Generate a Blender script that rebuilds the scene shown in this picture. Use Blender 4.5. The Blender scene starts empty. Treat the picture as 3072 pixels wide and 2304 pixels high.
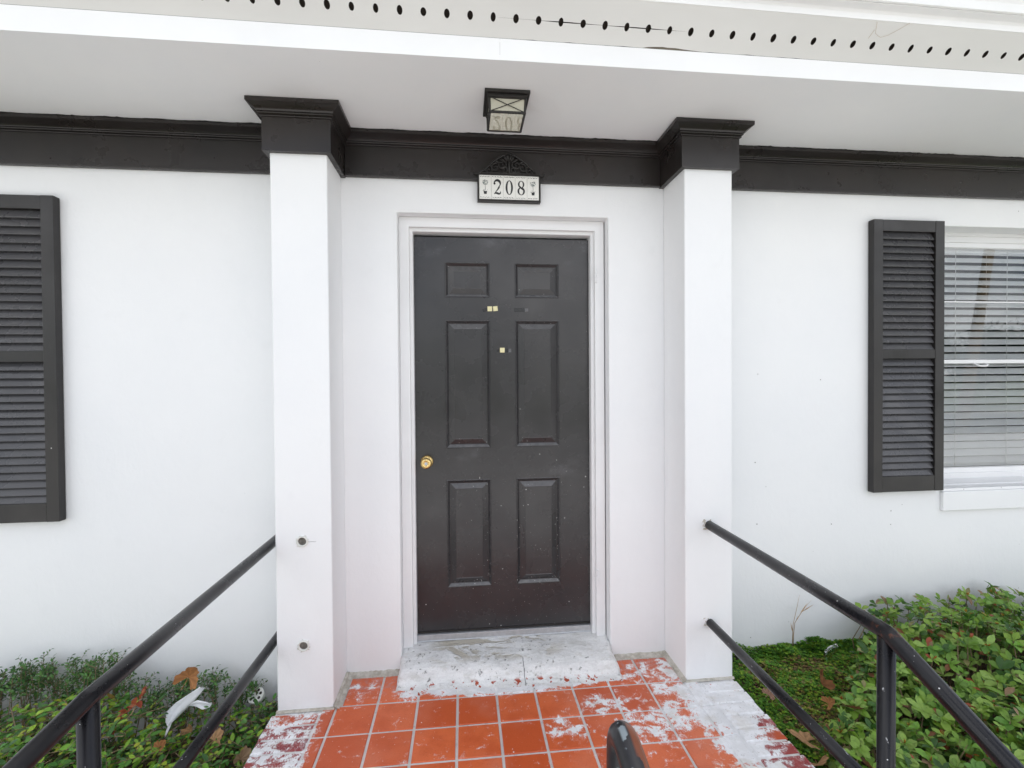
import bpy, math, random
import numpy as np
from mathutils import Vector, Matrix
R = math.radians
random.seed(7)
rng = np.random.default_rng(7)

scene = bpy.context.scene
col = scene.collection

# ------------------------------------------------------------------ camera
CAM = Vector((-0.0335, -2.3247, 1.4173))
PITCH, YAW, ROLL = -0.0136, 0.102, -0.0077
_f = Vector((math.sin(YAW)*math.cos(PITCH), math.cos(YAW)*math.cos(PITCH), math.sin(PITCH)))
_r0 = Vector((math.cos(YAW), -math.sin(YAW), 0))
_u0 = _r0.cross(_f)
CR = _r0*math.cos(ROLL) + _u0*math.sin(ROLL)
CU = -_r0*math.sin(ROLL) + _u0*math.cos(ROLL)
CF = _f
cam_data = bpy.data.cameras.new('camera')
cam_data.sensor_width = 36.0
cam_data.lens = 36.0*1423.06/3072.0
cam_data.clip_start = 0.02
cam_data.clip_end = 2000
cam = bpy.data.objects.new('camera', cam_data)
col.objects.link(cam)
cam.matrix_world = Matrix(((CR.x, CU.x, -CF.x, CAM.x), (CR.y, CU.y, -CF.y, CAM.y), (CR.z, CU.z, -CF.z, CAM.z), (0, 0, 0, 1)))
scene.camera = cam

# ------------------------------------------------------------------ world and sun
SUN_EL, SUN_AZ = R(56), R(24)      # azimuth from +Y clockwise: the sun stands behind the house, the front is in open shade
world = bpy.data.worlds.new('World')
scene.world = world
world.use_nodes = True
wn = world.node_tree
for n in list(wn.nodes):
    wn.nodes.remove(n)
w_out = wn.nodes.new('ShaderNodeOutputWorld')
w_bg = wn.nodes.new('ShaderNodeBackground')
w_sky = wn.nodes.new('ShaderNodeTexSky')
w_sky.sky_type = 'NISHITA'
w_sky.sun_disc = False
w_sky.sun_elevation = SUN_EL
w_sky.sun_rotation = SUN_AZ
w_sky.air_density = 1.0
w_sky.dust_density = 1.5
w_tc = wn.nodes.new('ShaderNodeTexCoord')
w_map = wn.nodes.new('ShaderNodeMapping')
w_map.inputs['Scale'].default_value = (1.0, 1.0, 2.2)
w_noise = wn.nodes.new('ShaderNodeTexNoise')
w_noise.inputs['Scale'].default_value = 2.6
w_noise.inputs['Detail'].default_value = 7
w_noise.inputs['Roughness'].default_value = 0.55
w_ramp = wn.nodes.new('ShaderNodeValToRGB')
w_ramp.color_ramp.elements[0].position = 0.42
w_ramp.color_ramp.elements[1].position = 0.60
w_mix = wn.nodes.new('ShaderNodeMix')
w_mix.data_type = 'RGBA'
w_mix.inputs['B'].default_value = (14.0, 14.0, 14.2, 1)
wn.links.new(w_tc.outputs['Generated'], w_map.inputs['Vector'])
wn.links.new(w_map.outputs['Vector'], w_noise.inputs['Vector'])
wn.links.new(w_noise.outputs['Fac'], w_ramp.inputs['Fac'])
wn.links.new(w_ramp.outputs['Color'], w_mix.inputs['Factor'])
wn.links.new(w_sky.outputs['Color'], w_mix.inputs['A'])
wn.links.new(w_mix.outputs['Result'], w_bg.inputs['Color'])
w_bg.inputs['Strength'].default_value = 0.145
wn.links.new(w_bg.outputs['Background'], w_out.inputs['Surface'])

sun_data = bpy.data.lights.new('sun', 'SUN')
sun_data.energy = 5.0
sun_data.angle = R(0.5)
sun_data.color = (1.0, 0.965, 0.92)
sun = bpy.data.objects.new('sun', sun_data)
col.objects.link(sun)
sun_dir = Vector((math.sin(SUN_AZ)*math.cos(SUN_EL), math.cos(SUN_AZ)*math.cos(SUN_EL), math.sin(SUN_EL)))
sun.rotation_euler = (-sun_dir).to_track_quat('-Z', 'Y').to_euler()
sun.location = sun_dir*30

vs = scene.view_settings
vs.view_transform = 'Standard'
vs.look = 'None'
vs.gamma = 1.0
vs.exposure = 0.27
vs.use_curve_mapping = False
scene.render.engine = 'CYCLES'

# ------------------------------------------------------------------ node helper
class NT:
    def __init__(s, name):
        s.m = bpy.data.materials.new(name)
        s.m.use_nodes = True
        s.t = s.m.node_tree
        for n in list(s.t.nodes):
            s.t.nodes.remove(n)
        s.out = s.t.nodes.new('ShaderNodeOutputMaterial')
        s._pos = None
    def n(s, typ, **kw):
        nd = s.t.nodes.new(typ)
        for k, v in kw.items():
            setattr(nd, k, v)
        return nd
    def put(s, inp, v):
        if isinstance(v, bpy.types.NodeSocket):
            s.t.links.new(v, inp)
        elif v is not None:
            if isinstance(v, (tuple, list)) and len(v) == 3 and inp.type == 'RGBA':
                v = (*v, 1)
            if isinstance(v, (int, float)) and inp.type == 'RGBA':
                v = (v, v, v, 1)
            inp.default_value = v
    def pos(s):
        if s._pos is None:
            s._pos = s.n('ShaderNodeNewGeometry').outputs['Position']
        return s._pos
    def obj(s):
        return s.n('ShaderNodeTexCoord').outputs['Object']
    def sep(s, v=None):
        nd = s.n('ShaderNodeSeparateXYZ')
        s.put(nd.inputs[0], v if v is not None else s.pos())
        return nd.outputs
    def scale(s, v, sc, off=(0, 0, 0)):
        nd = s.n('ShaderNodeMapping')
        s.put(nd.inputs['Vector'], v)
        nd.inputs['Scale'].default_value = sc
        nd.inputs['Location'].default_value = off
        return nd.outputs[0]
    def noise(s, sc=5, det=3, rough=0.5, v=None, dist=0.0):
        nd = s.n('ShaderNodeTexNoise')
        s.put(nd.inputs['Vector'], v if v is not None else s.pos())
        nd.inputs['Scale'].default_value = sc
        nd.inputs['Detail'].default_value = det
        nd.inputs['Roughness'].default_value = rough
        nd.inputs['Distortion'].default_value = dist
        return nd.outputs['Fac']
    def voro(s, sc=5, v=None, feature='F1', rand=1.0):
        nd = s.n('ShaderNodeTexVoronoi', feature=feature)
        s.put(nd.inputs['Vector'], v if v is not None else s.pos())
        nd.inputs['Scale'].default_value = sc
        nd.inputs['Randomness'].default_value = rand
        return nd
    def math(s, op, a, b=None, c=None, clamp=False):
        nd = s.n('ShaderNodeMath', operation=op, use_clamp=clamp)
        s.put(nd.inputs[0], a)
        if b is not None:
            s.put(nd.inputs[1], b)
        if c is not None:
            s.put(nd.inputs[2], c)
        return nd.outputs[0]
    def step(s, v, a, b):            # smooth 0..1 ramp from a to b
        nd = s.n('ShaderNodeMapRange', interpolation_type='SMOOTHSTEP')
        s.put(nd.inputs['Value'], v)
        nd.inputs['From Min'].default_value = a
        nd.inputs['From Max'].default_value = b
        return nd.outputs[0]
    def lin(s, v, a, b, c, d):
        nd = s.n('ShaderNodeMapRange')
        s.put(nd.inputs['Value'], v)
        for k, x in zip(('From Min', 'From Max', 'To Min', 'To Max'), (a, b, c, d)):
            nd.inputs[k].default_value = x
        return nd.outputs[0]
    def mix(s, f, a, b):
        nd = s.n('ShaderNodeMix', data_type='RGBA')
        s.put(nd.inputs['Factor'], f)
        s.put(nd.inputs['A'], a)
        s.put(nd.inputs['B'], b)
        return nd.outputs['Result']
    def bump(s, h, strength=0.3, dist=0.002, normal=None):
        nd = s.n('ShaderNodeBump')
        nd.inputs['Strength'].default_value = strength
        nd.inputs['Distance'].default_value = dist
        s.put(nd.inputs['Height'], h)
        if normal is not None:
            s.put(nd.inputs['Normal'], normal)
        return nd.outputs[0]
    def pbr(s, color, rough=0.5, normal=None, metal=0.0, spec=None, **kw):
        nd = s.n('ShaderNodeBsdfPrincipled')
        s.put(nd.inputs['Base Color'], color)
        s.put(nd.inputs['Roughness'], rough)
        s.put(nd.inputs['Metallic'], metal)
        if spec is not None:
            s.put(nd.inputs['Specular IOR Level'], spec)
        if normal is not None:
            s.put(nd.inputs['Normal'], normal)
        for k, v in kw.items():
            s.put(nd.inputs[k.replace('_', ' ')], v)
        s.t.links.new(nd.outputs[0], s.out.inputs['Surface'])
        return nd
    def done(s):
        return s.m

def add(t, *vals):
    r = vals[0]
    for v in vals[1:]:
        r = t.math('ADD', r, v)
    return r

# ------------------------------------------------------------------ materials
M = {}

def specks(t, sc, size, keep, v=None):
    """Small round flecks: 1 inside a fleck, 0 elsewhere."""
    vo = t.voro(sc, v)
    s = t.sep(vo.outputs['Color'])
    rad = t.math('MULTIPLY', t.math('ADD', s[1], 0.35), size)
    dot = t.math('LESS_THAN', vo.outputs['Distance'], rad)
    return t.math('MULTIPLY', dot, t.math('LESS_THAN', s[0], keep))

def mk_stucco():
    t = NT('white_painted_stucco')
    p = t.pos()
    x, y, z = t.sep()
    big = t.noise(1.3, 4, 0.55)
    mid = t.noise(9, 4, 0.6)
    fine = t.noise(120, 3, 0.6)
    tool = t.noise(30, 4, 0.6, t.scale(p, (1.2, 1, 0.55)), 0.8)
    c = t.mix(t.lin(big, 0.3, 0.7, 0, 1), (0.815, 0.822, 0.835), (0.86, 0.862, 0.866))
    c = t.mix(t.math('MULTIPLY', t.step(mid, 0.58, 0.75), 0.10), c, (0.70, 0.70, 0.70))
    # darker mottled grey low on the wall left of the steps, where the bed stands against it
    low = t.math('MULTIPLY', t.step(z, 0.12, -0.22), t.step(x, -1.6, -0.9))
    low = t.math('MULTIPLY', low, t.step(x, -0.5, -0.86))
    low = t.math('MULTIPLY', low, t.lin(t.noise(22, 5, 0.65), 0.3, 0.62, 0.2, 1))
    c = t.mix(t.math('MULTIPLY', low, 0.75), c, (0.36, 0.37, 0.39))
    # flecks of mud, most of them on the wall right of the steps
    right = t.lin(x, 0.6, 1.4, 0.20, 0.62)
    vo = t.voro(17)
    s = t.sep(vo.outputs['Color'])
    dot = t.math('LESS_THAN', vo.outputs['Distance'], t.math('MULTIPLY', t.math('ADD', s[1], 0.2), 0.046))
    keep = t.math('LESS_THAN', s[0], t.math('MULTIPLY', right, t.lin(z, 1.3, 0.0, 0.55, 1.3)))
    c = t.mix(t.math('MULTIPLY', t.math('MULTIPLY', dot, keep), 0.8), c, (0.16, 0.15, 0.14))
    h = add(t, t.math('MULTIPLY', tool, 0.8), t.math('MULTIPLY', mid, 1.4), t.math('MULTIPLY', fine, 0.25))
    t.pbr(c, 0.62, t.bump(h, 0.34, 0.004), spec=0.35)
    return t.done()

def mk_trim(name, col_a, col_b, rough, bump=0.08, stretch=(1, 1, 1)):
    t = NT(name)
    p = t.scale(t.pos(), stretch)
    a = t.noise(3, 4, 0.6, p)
    f = t.noise(60, 4, 0.6, p)
    c = t.mix(t.lin(a, 0.3, 0.7, 0, 1), col_a, col_b)
    sp = specks(t, 11, 0.03, 0.16)
    c = t.mix(t.math('MULTIPLY', sp, 0.75), c, (0.12, 0.11, 0.10))
    t.pbr(c, rough, t.bump(add(t, f, a), bump, 0.003), spec=0.4)
    return t.done()

def mk_black(name, base, brown, rough, grain=(0.4, 1, 1), wear=0.02, bump=0.25):
    t = NT(name)
    p = t.scale(t.pos(), grain)
    a = t.noise(2.2, 4, 0.6)
    g = t.noise(45, 5, 0.65, p, 0.4)
    c = t.mix(t.lin(a, 0.3, 0.7, 0, 1), base, brown)
    c = t.mix(t.math('MULTIPLY', t.step(g, 0.55, 0.75), 0.35), c, tuple(min(1, v*2.2) for v in base))
    sp = specks(t, 26, 0.05, wear)
    c = t.mix(sp, c, (0.5, 0.48, 0.46))
    r = t.lin(t.noise(7, 4, 0.6), 0.3, 0.7, rough-0.08, rough+0.12)
    t.pbr(c, r, t.bump(g, bump, 0.0015), spec=0.5)
    return t.done()

def mk_door():
    t = NT('door_black_paint')
    x, y, z = t.sep()
    a = t.noise(3, 4, 0.6)
    g = t.noise(70, 4, 0.6, t.scale(t.pos(), (0.35, 1, 1)))
    c = t.mix(t.lin(a, 0.3, 0.7, 0, 1), (0.027, 0.026, 0.028), (0.040, 0.038, 0.039))
    # chalky rubbed patches
    rub = t.step(t.noise(6.5, 5, 0.6, t.scale(t.pos(), (0.8, 1, 1.4))), 0.55, 0.78)
    zone = add(t, t.step(z, 1.95, 2.08), t.math('MULTIPLY', t.math('MULTIPLY', t.step(z, 0.86, 0.95), t.step(z, 1.12, 1.0)), 0.8), 0.15)
    c = t.mix(t.math('MULTIPLY', t.math('MULTIPLY', rub, zone), 0.42), c, (0.13, 0.13, 0.14))
    # dusty grey painted on the panel ledges that face up for their sky highlights
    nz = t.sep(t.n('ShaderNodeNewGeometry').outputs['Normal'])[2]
    ledge_highlight = t.math('MULTIPLY', t.step(nz, 0.22, 0.5), t.lin(t.noise(45, 4, 0.6), 0.3, 0.7, 0.55, 1.0))
    c = t.mix(t.math('MULTIPLY', ledge_highlight, 0.8), c, (0.20, 0.20, 0.205))
    # white paint spatter, thickest low on the door and to the right
    dens = t.math('MULTIPLY', t.lin(z, 1.35, 0.30, 0.04, 0.60), t.lin(x, -0.28, 0.55, 0.5, 1.4))
    tot = None
    for sc, sz in ((34, 0.10), (85, 0.15), (15, 0.05)):
        vo = t.voro(sc)
        s = t.sep(vo.outputs['Color'])
        d = t.math('LESS_THAN', vo.outputs['Distance'], t.math('MULTIPLY', t.math('ADD', s[1], 0.25), sz))
        d = t.math('MULTIPLY', d, t.math('LESS_THAN', s[0], dens))
        d = t.math('MULTIPLY', d, t.lin(s[2], 0, 1, 0.25, 1.0))
        tot = d if tot is None else t.math('MAXIMUM', tot, d)
    # a few scuffed strokes
    sv = t.voro(9, t.scale(t.pos(), (2.6, 1, 0.42)))
    ss = t.sep(sv.outputs['Color'])
    scuff = t.math('MULTIPLY', t.math('LESS_THAN', sv.outputs['Distance'], 0.028), t.math('LESS_THAN', ss[0], t.math('MULTIPLY', dens, 0.6)))
    scuff = t.math('MULTIPLY', scuff, t.step(t.noise(90, 3, 0.6), 0.42, 0.6))
    tot = t.math('MAXIMUM', tot, t.math('MULTIPLY', scuff, 0.7))
    c = t.mix(tot, c, (0.75, 0.75, 0.73))
    r = t.lin(t.noise(5, 4, 0.6), 0.3, 0.7, 0.20, 0.34)
    t.pbr(c, r, t.bump(g, 0.08, 0.0012), spec=0.5)
    return t.done()

def paint_mask(t, fine=1.0):
    """Where old white paint is smeared over the porch floor (0..1)."""
    x, y, z = t.sep()
    def blob(cx, cy, rx, ry, amp):
        dx = t.math('DIVIDE', t.math('SUBTRACT', x, cx), rx)
        dy = t.math('DIVIDE', t.math('SUBTRACT', y, cy), ry)
        d = t.math('ADD', t.math('MULTIPLY', dx, dx), t.math('MULTIPLY', dy, dy))
        return t.math('MULTIPLY', t.step(d, 1.0, 0.0), amp)
    bias = add(t,
        t.math('MULTIPLY', t.step(x, 0.88, 1.03), 0.185),
        t.math('MULTIPLY', t.math('MULTIPLY', t.step(x, 1.07, 1.17), t.step(y, -0.36, -0.52)), -0.13),
        t.math('MULTIPLY', t.step(x, 0.2, 0.7), 0.045),
        t.math('MULTIPLY', t.step(x, -0.57, -0.68), 0.165),
        blob(1.09, -0.42, 0.17, 0.20, 0.125),
        blob(0.17, -0.165, 0.62, 0.075, 0.34),
        blob(-0.30, -0.20, 0.09, 0.05, 0.14),
        blob(0.90, -0.40, 0.17, 0.16, 0.12),
        blob(0.55, -0.34, 0.15, 0.08, 0.125),
        blob(0.37, -0.46, 0.12, 0.11, 0.125),
        blob(0.72, -0.48, 0.18, 0.13, 0.115),
        blob(-0.50, -0.14, 0.13, 0.10, 0.10),
        blob(0.85, -0.14, 0.17, 0.12, 0.11),
        blob(1.00, -0.63, 0.12, 0.09, 0.10),
        blob(0.90, -0.27, 0.16, 0.06, 0.10))
    n1 = t.noise(21, 5, 0.60, t.scale(t.pos(), (1.0, 1.25, 1)), 0.5)
    n2 = t.noise(95, 3, 0.6, t.scale(t.pos(), (1.7, 0.8, 1)), 1.2)
    v = add(t, t.math('MULTIPLY', n1, 0.72), t.math('MULTIPLY', n2, 0.28), bias)
    m = t.math('MAXIMUM', t.step(v, 0.638, 0.682), t.math('MULTIPLY', t.step(v, 0.575, 0.655), 0.30))
    sp = t.math('MAXIMUM', specks(t, 36, 0.08, 0.22), specks(t, 90, 0.10, 0.10))
    return t.math('MAXIMUM', m, t.math('MULTIPLY', sp, 0.85))

def paint_color(t):
    a = t.noise(18, 5, 0.65)
    c = t.mix(t.step(a, 0.42, 0.62), (0.76, 0.76, 0.77), (0.86, 0.86, 0.88))
    d = t.step(t.noise(55, 5, 0.7), 0.58, 0.68)
    c = t.mix(t.math('MULTIPLY', d, 0.6), c, (0.40, 0.39, 0.38))
    e = t.step(t.noise(9, 4, 0.6, t.scale(t.pos(), (1, 1, 1), (4, 2, 0))), 0.52, 0.66)
    c = t.mix(t.math('MULTIPLY', e, 0.45), c, (0.62, 0.58, 0.52))
    k = t.step(t.noise(120, 4, 0.7), 0.64, 0.69)
    return t.mix(t.math('MULTIPLY', k, 0.8), c, (0.20, 0.15, 0.14))

def mk_tile():
    t = NT('terracotta_tile')
    rnd = t.n('ShaderNodeObjectInfo').outputs['Random']
    a = t.noise(7, 4, 0.6)
    f = t.noise(160, 2, 0.6)
    c = t.mix(rnd, (0.52, 0.082, 0.020), (0.74, 0.165, 0.055))
    c = t.mix(t.math('MULTIPLY', t.step(a, 0.42, 0.68), 0.55), c, (0.52, 0.080, 0.018))
    c = t.mix(t.math('MULTIPLY', t.step(t.noise(3.1, 3, 0.5), 0.46, 0.70), 0.45), c, (0.66, 0.24, 0.15))
    c = t.mix(t.math('MULTIPLY', t.step(f, 0.5, 0.75), 0.25), c, (0.34, 0.05, 0.012))
    x, y, z = t.sep()
    # scuffed grey-pink film on the tiles by the wall
    film = t.math('MULTIPLY', t.step(y, -0.20, -0.10), t.step(t.noise(40, 5, 0.7), 0.42, 0.62))
    c = t.mix(t.math('MULTIPLY', film, 0.55), c, (0.46, 0.22, 0.20))
    m = paint_mask(t)
    c = t.mix(m, c, paint_color(t))
    r = t.mix(m, t.lin(a, 0.3, 0.7, 0.34, 0.5), 0.7)
    h = add(t, t.math('MULTIPLY', m, 1.2), t.math('MULTIPLY', f, 0.25), t.math('MULTIPLY', a, 0.6))
    t.pbr(c, r, t.bump(h, 0.35, 0.0016), spec=0.45)
    return t.done()

def mk_brick():
    t = NT('worn_red_brick')
    rnd = t.n('ShaderNodeObjectInfo').outputs['Random']
    a = t.noise(22, 5, 0.65)
    c = t.mix(rnd, (0.30, 0.045, 0.040), (0.20, 0.040, 0.055))
    c = t.mix(t.step(rnd, 0.72, 0.8), c, (0.50, 0.085, 0.022))
    c = t.mix(t.math('MULTIPLY', t.step(a, 0.45, 0.65), 0.6), c, (0.40, 0.10, 0.09))
    m = paint_mask(t)
    c = t.mix(m, c, paint_color(t))
    t.pbr(c, 0.75, t.bump(add(t, a, t.math('MULTIPLY', m, 0.8)), 0.5, 0.003))
    return t.done()

def mk_grout():
    t = NT('porch_grout')
    a = t.noise(30, 5, 0.65)
    b = t.noise(6, 3, 0.6)
    c = t.mix(t.lin(b, 0.3, 0.7, 0, 1), (0.56, 0.545, 0.525), (0.70, 0.69, 0.675))
    c = t.mix(t.math('MULTIPLY', t.step(a, 0.55, 0.7), 0.5), c, (0.24, 0.235, 0.23))
    m = paint_mask(t)
    c = t.mix(m, c, paint_color(t))
    t.pbr(c, 0.8, t.bump(a, 0.5, 0.003))
    return t.done()

def mk_mortar():
    t = NT('tan_mortar')
    a = t.noise(35, 6, 0.7)
    b = t.noise(11, 4, 0.6)
    c = t.mix(t.step(a, 0.35, 0.65), (0.40, 0.37, 0.31), (0.58, 0.55, 0.49))
    c = t.mix(t.math('MULTIPLY', t.step(b, 0.52, 0.66), 0.6), c, (0.62, 0.60, 0.55))
    t.pbr(c, 0.85, t.bump(a, 0.8, 0.004))
    return t.done()

def mk_step():
    t = NT('painted_step_concrete')
    x, y, z = t.sep()
    st = t.scale(t.pos(), (0.45, 1.5, 1.5))
    a = t.noise(16, 6, 0.66, st)
    b = t.noise(7, 5, 0.62, t.scale(t.pos(), (0.5, 1.3, 1.3), (3, 0, 0)), 1.2)
    f = t.noise(48, 5, 0.7)
    c = t.mix(t.step(a, 0.36, 0.64), (0.76, 0.755, 0.745), (0.89, 0.888, 0.88))
    fn = t.noise(140, 4, 0.7)
    c = t.mix(t.math('MULTIPLY', t.step(fn, 0.52, 0.68), 0.35), c, (0.56, 0.56, 0.56))
    # bare buff patches on the tread
    zone = t.math('MULTIPLY', t.step(y, -0.09, -0.02), t.step(x, 0.52, 0.30))
    zone = t.math('MULTIPLY', zone, t.step(x, -0.24, -0.12))
    buff = t.math('MULTIPLY', t.step(b, 0.50, 0.56), zone)
    c = t.mix(t.math('MULTIPLY', buff, 0.85), c, (0.50, 0.45, 0.36))
    grey = t.step(t.noise(11, 5, 0.65, t.scale(t.pos(), (0.6, 1.2, 1.2), (7, 1, 0))), 0.55, 0.66)
    c = t.mix(t.math('MULTIPLY', grey, 0.45), c, (0.55, 0.54, 0.50))
    ch = t.math('MULTIPLY', t.step(f, 0.60, 0.64), t.step(t.noise(9, 3, 0.6), 0.42, 0.56))
    c = t.mix(t.math('MULTIPLY', ch, 0.8), c, (0.16, 0.15, 0.14))
    # tile colour rubbing through along the foot
    foot = t.math('MULTIPLY', t.step(z, 0.014, 0.004), t.step(t.noise(27, 4, 0.6), 0.57, 0.60))
    c = t.mix(foot, c, (0.42, 0.07, 0.03))
    # hairline crack
    cx = t.math('ABSOLUTE', t.math('SUBTRACT', t.math('ADD', x, t.math('MULTIPLY', t.noise(40, 2, 0.5), 0.006)), 0.243))
    crack = t.math('MULTIPLY', t.step(cx, 0.0022, 0.0012), t.step(y, -0.055, -0.065))
    c = t.mix(t.math('MULTIPLY', crack, 0.85), c, (0.10, 0.10, 0.10))
    gr = t.step(t.noise(24, 6, 0.7, t.scale(t.pos(), (0.7, 1.3, 1.3), (1, 5, 0))), 0.54, 0.64)
    c = t.mix(t.math('MULTIPLY', gr, 0.4), c, (0.60, 0.58, 0.53))
    t.pbr(c, 0.8, t.bump(add(t, a, t.math('MULTIPLY', f, 1.2), t.math('MULTIPLY', ch, -1.0), t.math('MULTIPLY', buff, -0.6)), 0.8, 0.009))
    return t.done()

def mk_simple(name, c, rough=0.5, metal=0.0, sc=20, var=0.15, bump=0.2, spec=0.5, dist=0.002):
    t = NT(name)
    a = t.noise(sc, 4, 0.6)
    lo = tuple(v*(1-var) for v in c)
    hi = tuple(min(1, v*(1+var)) for v in c)
    t.pbr(t.mix(t.lin(a, 0.3, 0.7, 0, 1), lo, hi), rough, t.bump(a, bump, dist), metal, spec)
    return t.done()

def mk_rail():
    t = NT('black_gloss_pipe_paint')
    a = t.noise(9, 4, 0.6)
    f = t.noise(70, 4, 0.6)
    c = t.mix(t.lin(a, 0.3, 0.7, 0, 1), (0.006, 0.006, 0.008), (0.011, 0.010, 0.012))
    x, y, z = t.sep()
    dd = add(t, t.math('POWER', t.math('ABSOLUTE', t.math('SUBTRACT', x, 1.083)), 2.0), t.math('POWER', t.math('ABSOLUTE', t.math('SUBTRACT', y, -1.185)), 2.0), t.math('POWER', t.math('ABSOLUTE', t.math('SUBTRACT', z, 0.753)), 2.0))
    ru = t.math('MULTIPLY', t.step(dd, 0.0028, 0.0004), t.step(t.noise(75, 5, 0.65), 0.54, 0.63))
    c = t.mix(t.math('MULTIPLY', ru, 0.8), c, (0.13, 0.045, 0.022))
    scr = t.math('MULTIPLY', t.step(z, 0.66, 0.60), t.step(t.noise(80, 4, 0.6, t.scale(t.pos(), (1.5, 0.25, 0.4))), 0.66, 0.70))
    c = t.mix(t.math('MULTIPLY', scr, t.step(x, 0.8, 0.9)), c, (0.42, 0.42, 0.43))
    sp = t.math('MAXIMUM', specks(t, 46, 0.075, 0.14), specks(t, 110, 0.10, 0.10))
    c = t.mix(sp, c, (0.60, 0.60, 0.60))
    t.pbr(c, t.lin(a, 0.3, 0.7, 0.24, 0.36), t.bump(add(t, f, a), 0.10, 0.002), spec=0.36)
    return t.done()

def mk_rail_worn():
    t = NT('worn_black_pipe_paint')
    x, y, z = t.sep()
    a = t.noise(11, 4, 0.6)
    n = t.noise(38, 5, 0.65, t.scale(t.pos(), (1.6, 0.6, 1)))
    c = t.mix(t.lin(a, 0.3, 0.7, 0, 1), (0.012, 0.012, 0.015), (0.022, 0.020, 0.022))
    rx = t.math('ABSOLUTE', t.math('SUBTRACT', x, 0.2245))
    rust = t.math('MULTIPLY', t.step(rx, 0.011, 0.005), t.step(n, 0.40, 0.46))
    rust = t.math('MULTIPLY', rust, t.step(z, 0.76, 0.80))
    c = t.mix(rust, c, (0.20, 0.055, 0.022))
    gx = t.math('ABSOLUTE', t.math('SUBTRACT', x, 0.208))
    grey = t.math('MULTIPLY', t.step(gx, 0.007, 0.003), t.step(t.noise(30, 4, 0.6), 0.47, 0.52))
    c = t.mix(grey, c, (0.24, 0.28, 0.30))
    t.pbr(c, 0.34, t.bump(add(t, n, t.math('MULTIPLY', rust, -0.6)), 0.3, 0.002), spec=0.5)
    return t.done()

def mk_glass(name, boost=1.35, rough=0.0, tint=(0.96, 0.98, 0.98)):
    t = NT(name)
    tr = t.n('ShaderNodeBsdfTransparent')
    tr.inputs['Color'].default_value = (*tint, 1)
    gl = t.n('ShaderNodeBsdfGlossy')
    gl.inputs['Roughness'].default_value = rough
    fr = t.n('ShaderNodeFresnel')
    fr.inputs['IOR'].default_value = 1.5
    f = t.math('MULTIPLY', fr.outputs[0], boost, clamp=True)
    mx = t.n('ShaderNodeMixShader')
    t.put(mx.inputs[0], f)
    t.t.links.new(tr.outputs[0], mx.inputs[1])
    t.t.links.new(gl.outputs[0], mx.inputs[2])
    t.t.links.new(mx.outputs[0], t.out.inputs['Surface'])
    return t.done()

def mk_leaf(name, rough=0.38, trans=0.25, spec=0.34):
    t = NT(name)
    at = t.n('ShaderNodeAttribute', attribute_name='tint').outputs['Color']
    f = t.noise(90, 3, 0.6)
    c = t.mix(t.math('MULTIPLY', t.step(f, 0.5, 0.72), 0.3), at, (0.03, 0.05, 0.02))
    pb = t.n('ShaderNodeBsdfPrincipled')
    t.put(pb.inputs['Base Color'], c)
    pb.inputs['Roughness'].default_value = rough
    pb.inputs['Specular IOR Level'].default_value = spec
    tl = t.n('ShaderNodeBsdfTranslucent')
    t.put(tl.inputs['Color'], c)
    mx = t.n('ShaderNodeMixShader')
    mx.inputs[0].default_value = trans
    t.t.links.new(pb.outputs[0], mx.inputs[1])
    t.t.links.new(tl.outputs[0], mx.inputs[2])
    t.t.links.new(mx.outputs[0], t.out.inputs['Surface'])
    return t.done()

def mk_ground(name, cols, sc=6, bump=0.6, dist=0.02):
    t = NT(name)
    a = t.noise(sc, 6, 0.65)
    b = t.noise(sc*7, 4, 0.65)
    c = t.mix(t.step(a, 0.38, 0.62), cols[0], cols[1])
    c = t.mix(t.math('MULTIPLY', t.step(b, 0.5, 0.66), 0.7), c, cols[2])
    t.pbr(c, 0.9, t.bump(add(t, a, b), bump, dist))
    return t.done()

M['stucco'] = mk_stucco()
M['soffit'] = mk_trim('soffit_white_paint', (0.82, 0.825, 0.835), (0.85, 0.85, 0.85), 0.7, 0.05)
M['trim'] = mk_trim('trim_white_paint', (0.78, 0.78, 0.785), (0.83, 0.83, 0.835), 0.45, 0.06)
M['board'] = mk_trim('eave_board_paint', (0.66, 0.655, 0.635), (0.73, 0.725, 0.705), 0.55, 0.16, (0.3, 1, 1))
M['fascia'] = mk_trim('fascia_white_paint', (0.84, 0.84, 0.84), (0.88, 0.88, 0.88), 0.5, 0.05)
M['black'] = mk_black('black_trim_paint', (0.014, 0.0122, 0.0125), (0.026, 0.0205, 0.018), 0.30, (0.4, 1, 1), 0.02, 0.13)
M['shutter'] = mk_black('black_shutter_paint', (0.013, 0.012, 0.0125), (0.021, 0.018, 0.017), 0.38, (1.2, 1, 0.25), 0.05, 0.35)
M['louver'] = mk_black('sky_sheen_louver_paint', (0.056, 0.056, 0.061), (0.078, 0.076, 0.080), 0.26, (0.25, 1, 1.2), 0.02, 0.3)  # lighter than the frame paint: the sky sheen is put into this colour
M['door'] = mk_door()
M['tile'] = mk_tile()
M['brick'] = mk_brick()
M['grout'] = mk_grout()
M['mortar'] = mk_mortar()
M['step'] = mk_step()
M['aluminium'] = mk_simple('brushed_aluminium', (0.46, 0.47, 0.49), 0.38, 0.8, 40, 0.12, 0.15)
M['brass'] = mk_simple('brass', (0.74, 0.53, 0.22), 0.27, 1.0, 25, 0.1, 0.05)
M['dark_metal'] = mk_simple('dark_cast_metal', (0.018, 0.016, 0.015), 0.5, 0.0, 40, 0.3, 0.3)
M['dark_void'] = mk_simple('dark_hollow_shade', (0.03, 0.022, 0.016), 0.9, 0.0, 30, 0.3, 0.3)  # near-black colour that carries the shade of hollows and vent holes
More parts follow.
